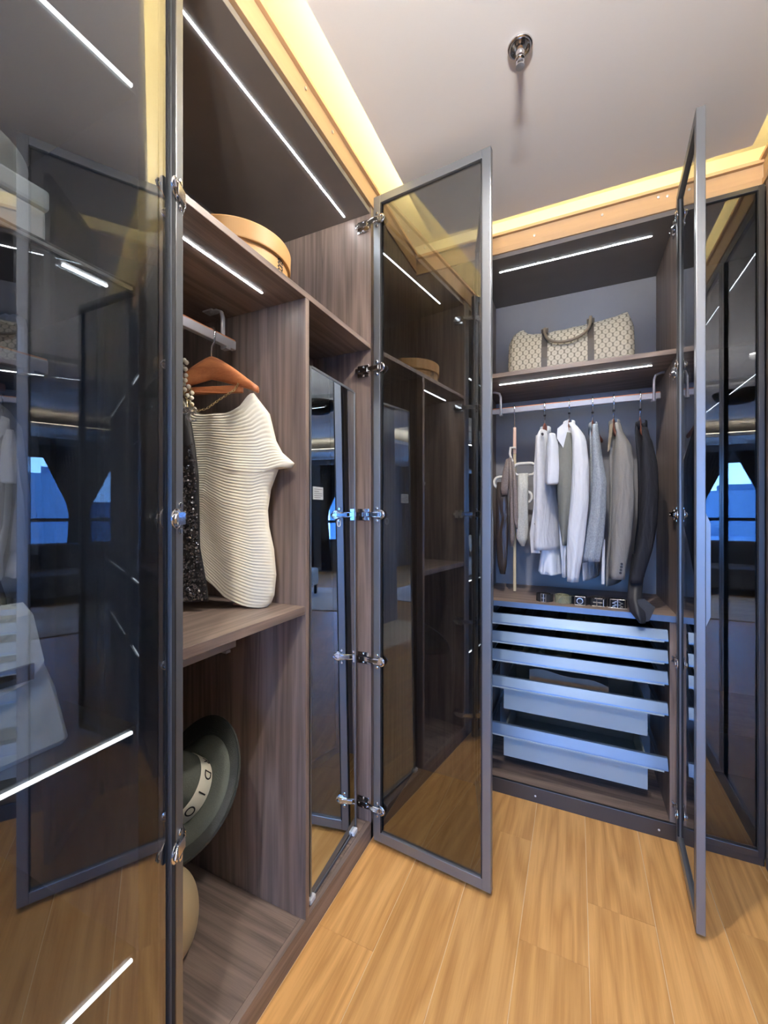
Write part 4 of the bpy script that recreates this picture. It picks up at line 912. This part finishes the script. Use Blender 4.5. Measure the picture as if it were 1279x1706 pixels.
# ------------------------------------------------------------ rolled belts on the counter
for k, (x, lb) in enumerate(((-.135, 'dark rolled belt with slim buckle at the left of the belt row'), (-.055, 'second rolled belt from the left, plain dark green'), (.015, 'rolled belt with dull rounded buckle in the middle of the row'), (.085, 'rolled belt with open letter-like silver buckle'), (.160, 'rolled belt with square silver frame buckle at the right of the row'))):
    t = thing('rolled_belt', lb, 'belt', (x, 2.02, .888), group='rolled belts on the counter')
    pts = []
    for i in range(46):
        a = i * .42; r_ = .010 + .0006 * i; pts.append((x + r_ * math.cos(a), 2.05 + r_ * math.sin(a)))
    bm = BM(); rg = [[(px_, py_, .8885), (px_, py_, .9225), (px_ + .0022 * math.cos(i * .42), py_ + .0022 * math.sin(i * .42), .9225), (px_ + .0022 * math.cos(i * .42), py_ + .0022 * math.sin(i * .42), .8885)] for i, (px_, py_) in enumerate(pts)]
    obj('strap', skin(bm, rg), 'gasket' if k != 1 else 'olivef', t)
    bm = BM(); y = 2.006; w2, h2 = (.010, .024, .020, .026, .028)[k], .019
    c = [(x - w2, y, .8905), (x + w2, y, .8905), (x + w2, y, .889 + 2 * h2), (x - w2, y, .889 + 2 * h2)]
    if k in (0, 2, 4): tube(bm, c + [c[0]], .002, 6)
    if k == 0: tube(bm, [(x, y, .891), (x, y, .927)], .0015, 5); tube(bm, [(x - .01, y, .908), (x + .01, y, .908)], .0015, 5)
    if k == 1: tube(bm, [(x - .02, y, .90), (x, y, .921), (x + .02, y, .90)], .0012, 5)
    if k == 2: tube(bm, arc((x, y, .908), .012, 0, 360, 14), .0015, 5)
    if k == 3:
        tube(bm, [(x - .004, y, .926), (x - .004, y, .892)], .002, 5)
        for zz, a, b in ((.892, -.022, .026), (.908, -.018, .018), (.925, -.012, .018)): tube(bm, [(x + a, y, zz), (x + b, y, zz)], .0018, 5)
        tube(bm, [(x + .022, y, .892), (x + .022, y, .922)], .0018, 5)
    if k == 4:
        tube(bm, [(x, y, .892), (x, y, .925)], .0016, 5)
        for sg in (-1, 1):
            for zz in (.900, .914): tube(bm, [(x + sg * .004, y, zz + .005), (x + sg * .020, y, zz - .003), (x + sg * .008, y, zz - .006)], .0014, 5)
        tube(bm, [(x - .036, y, .8905), (x + .036, y, .8905)], .0018, 5)
    obj('buckle', bm, 'nickel', t, label='silver metal buckle')

# ------------------------------------------------------------ living room seen only in reflections
so = thing('sofa', 'dark grey-blue sofa in front of the far windows, seen in reflections', 'sofa', (-.6, -4.6, 0))
obj('seat_base', B(-1.6, .5, -5.0, -4.15, .10, .42), 'sofa', so, bevel=.03); obj('backrest', B(-1.6, .5, -5.2, -4.98, .10, .80), 'sofa', so, bevel=.04)
for x in (-1.78, .5): obj('armrest', B(x, x + .18, -5.2, -4.15, .10, .60), 'sofa', so, bevel=.03)
for x in (-1.7, .6):
    for y in (-5.1, -4.25): obj('leg', B(x - .02, x + .02, y - .02, y + .02, 0, .10), 'gasket', so)
tag(obj('rug', B(-1.3, 2.6, -4.0, -2.3, 0.0, .014), 'rug', bevel=.004, loc=(.6, -3.1, 0)), 'pale rug on the far room floor, seen in reflections', 'rug')
ot = thing('ottoman', 'pale upholstered ottoman on the rug, seen in reflections', 'ottoman', (1.5, -3.2, .015))
obj('cushion', B(1.15, 1.85, -3.5, -2.9, .16, .44), 'bagw', ot, bevel=.04)
for x in (1.2, 1.8):
    for y in (-3.45, -2.95): obj('leg', B(x - .02, x + .02, y - .02, y + .02, .015, .165), 'gasket', ot)
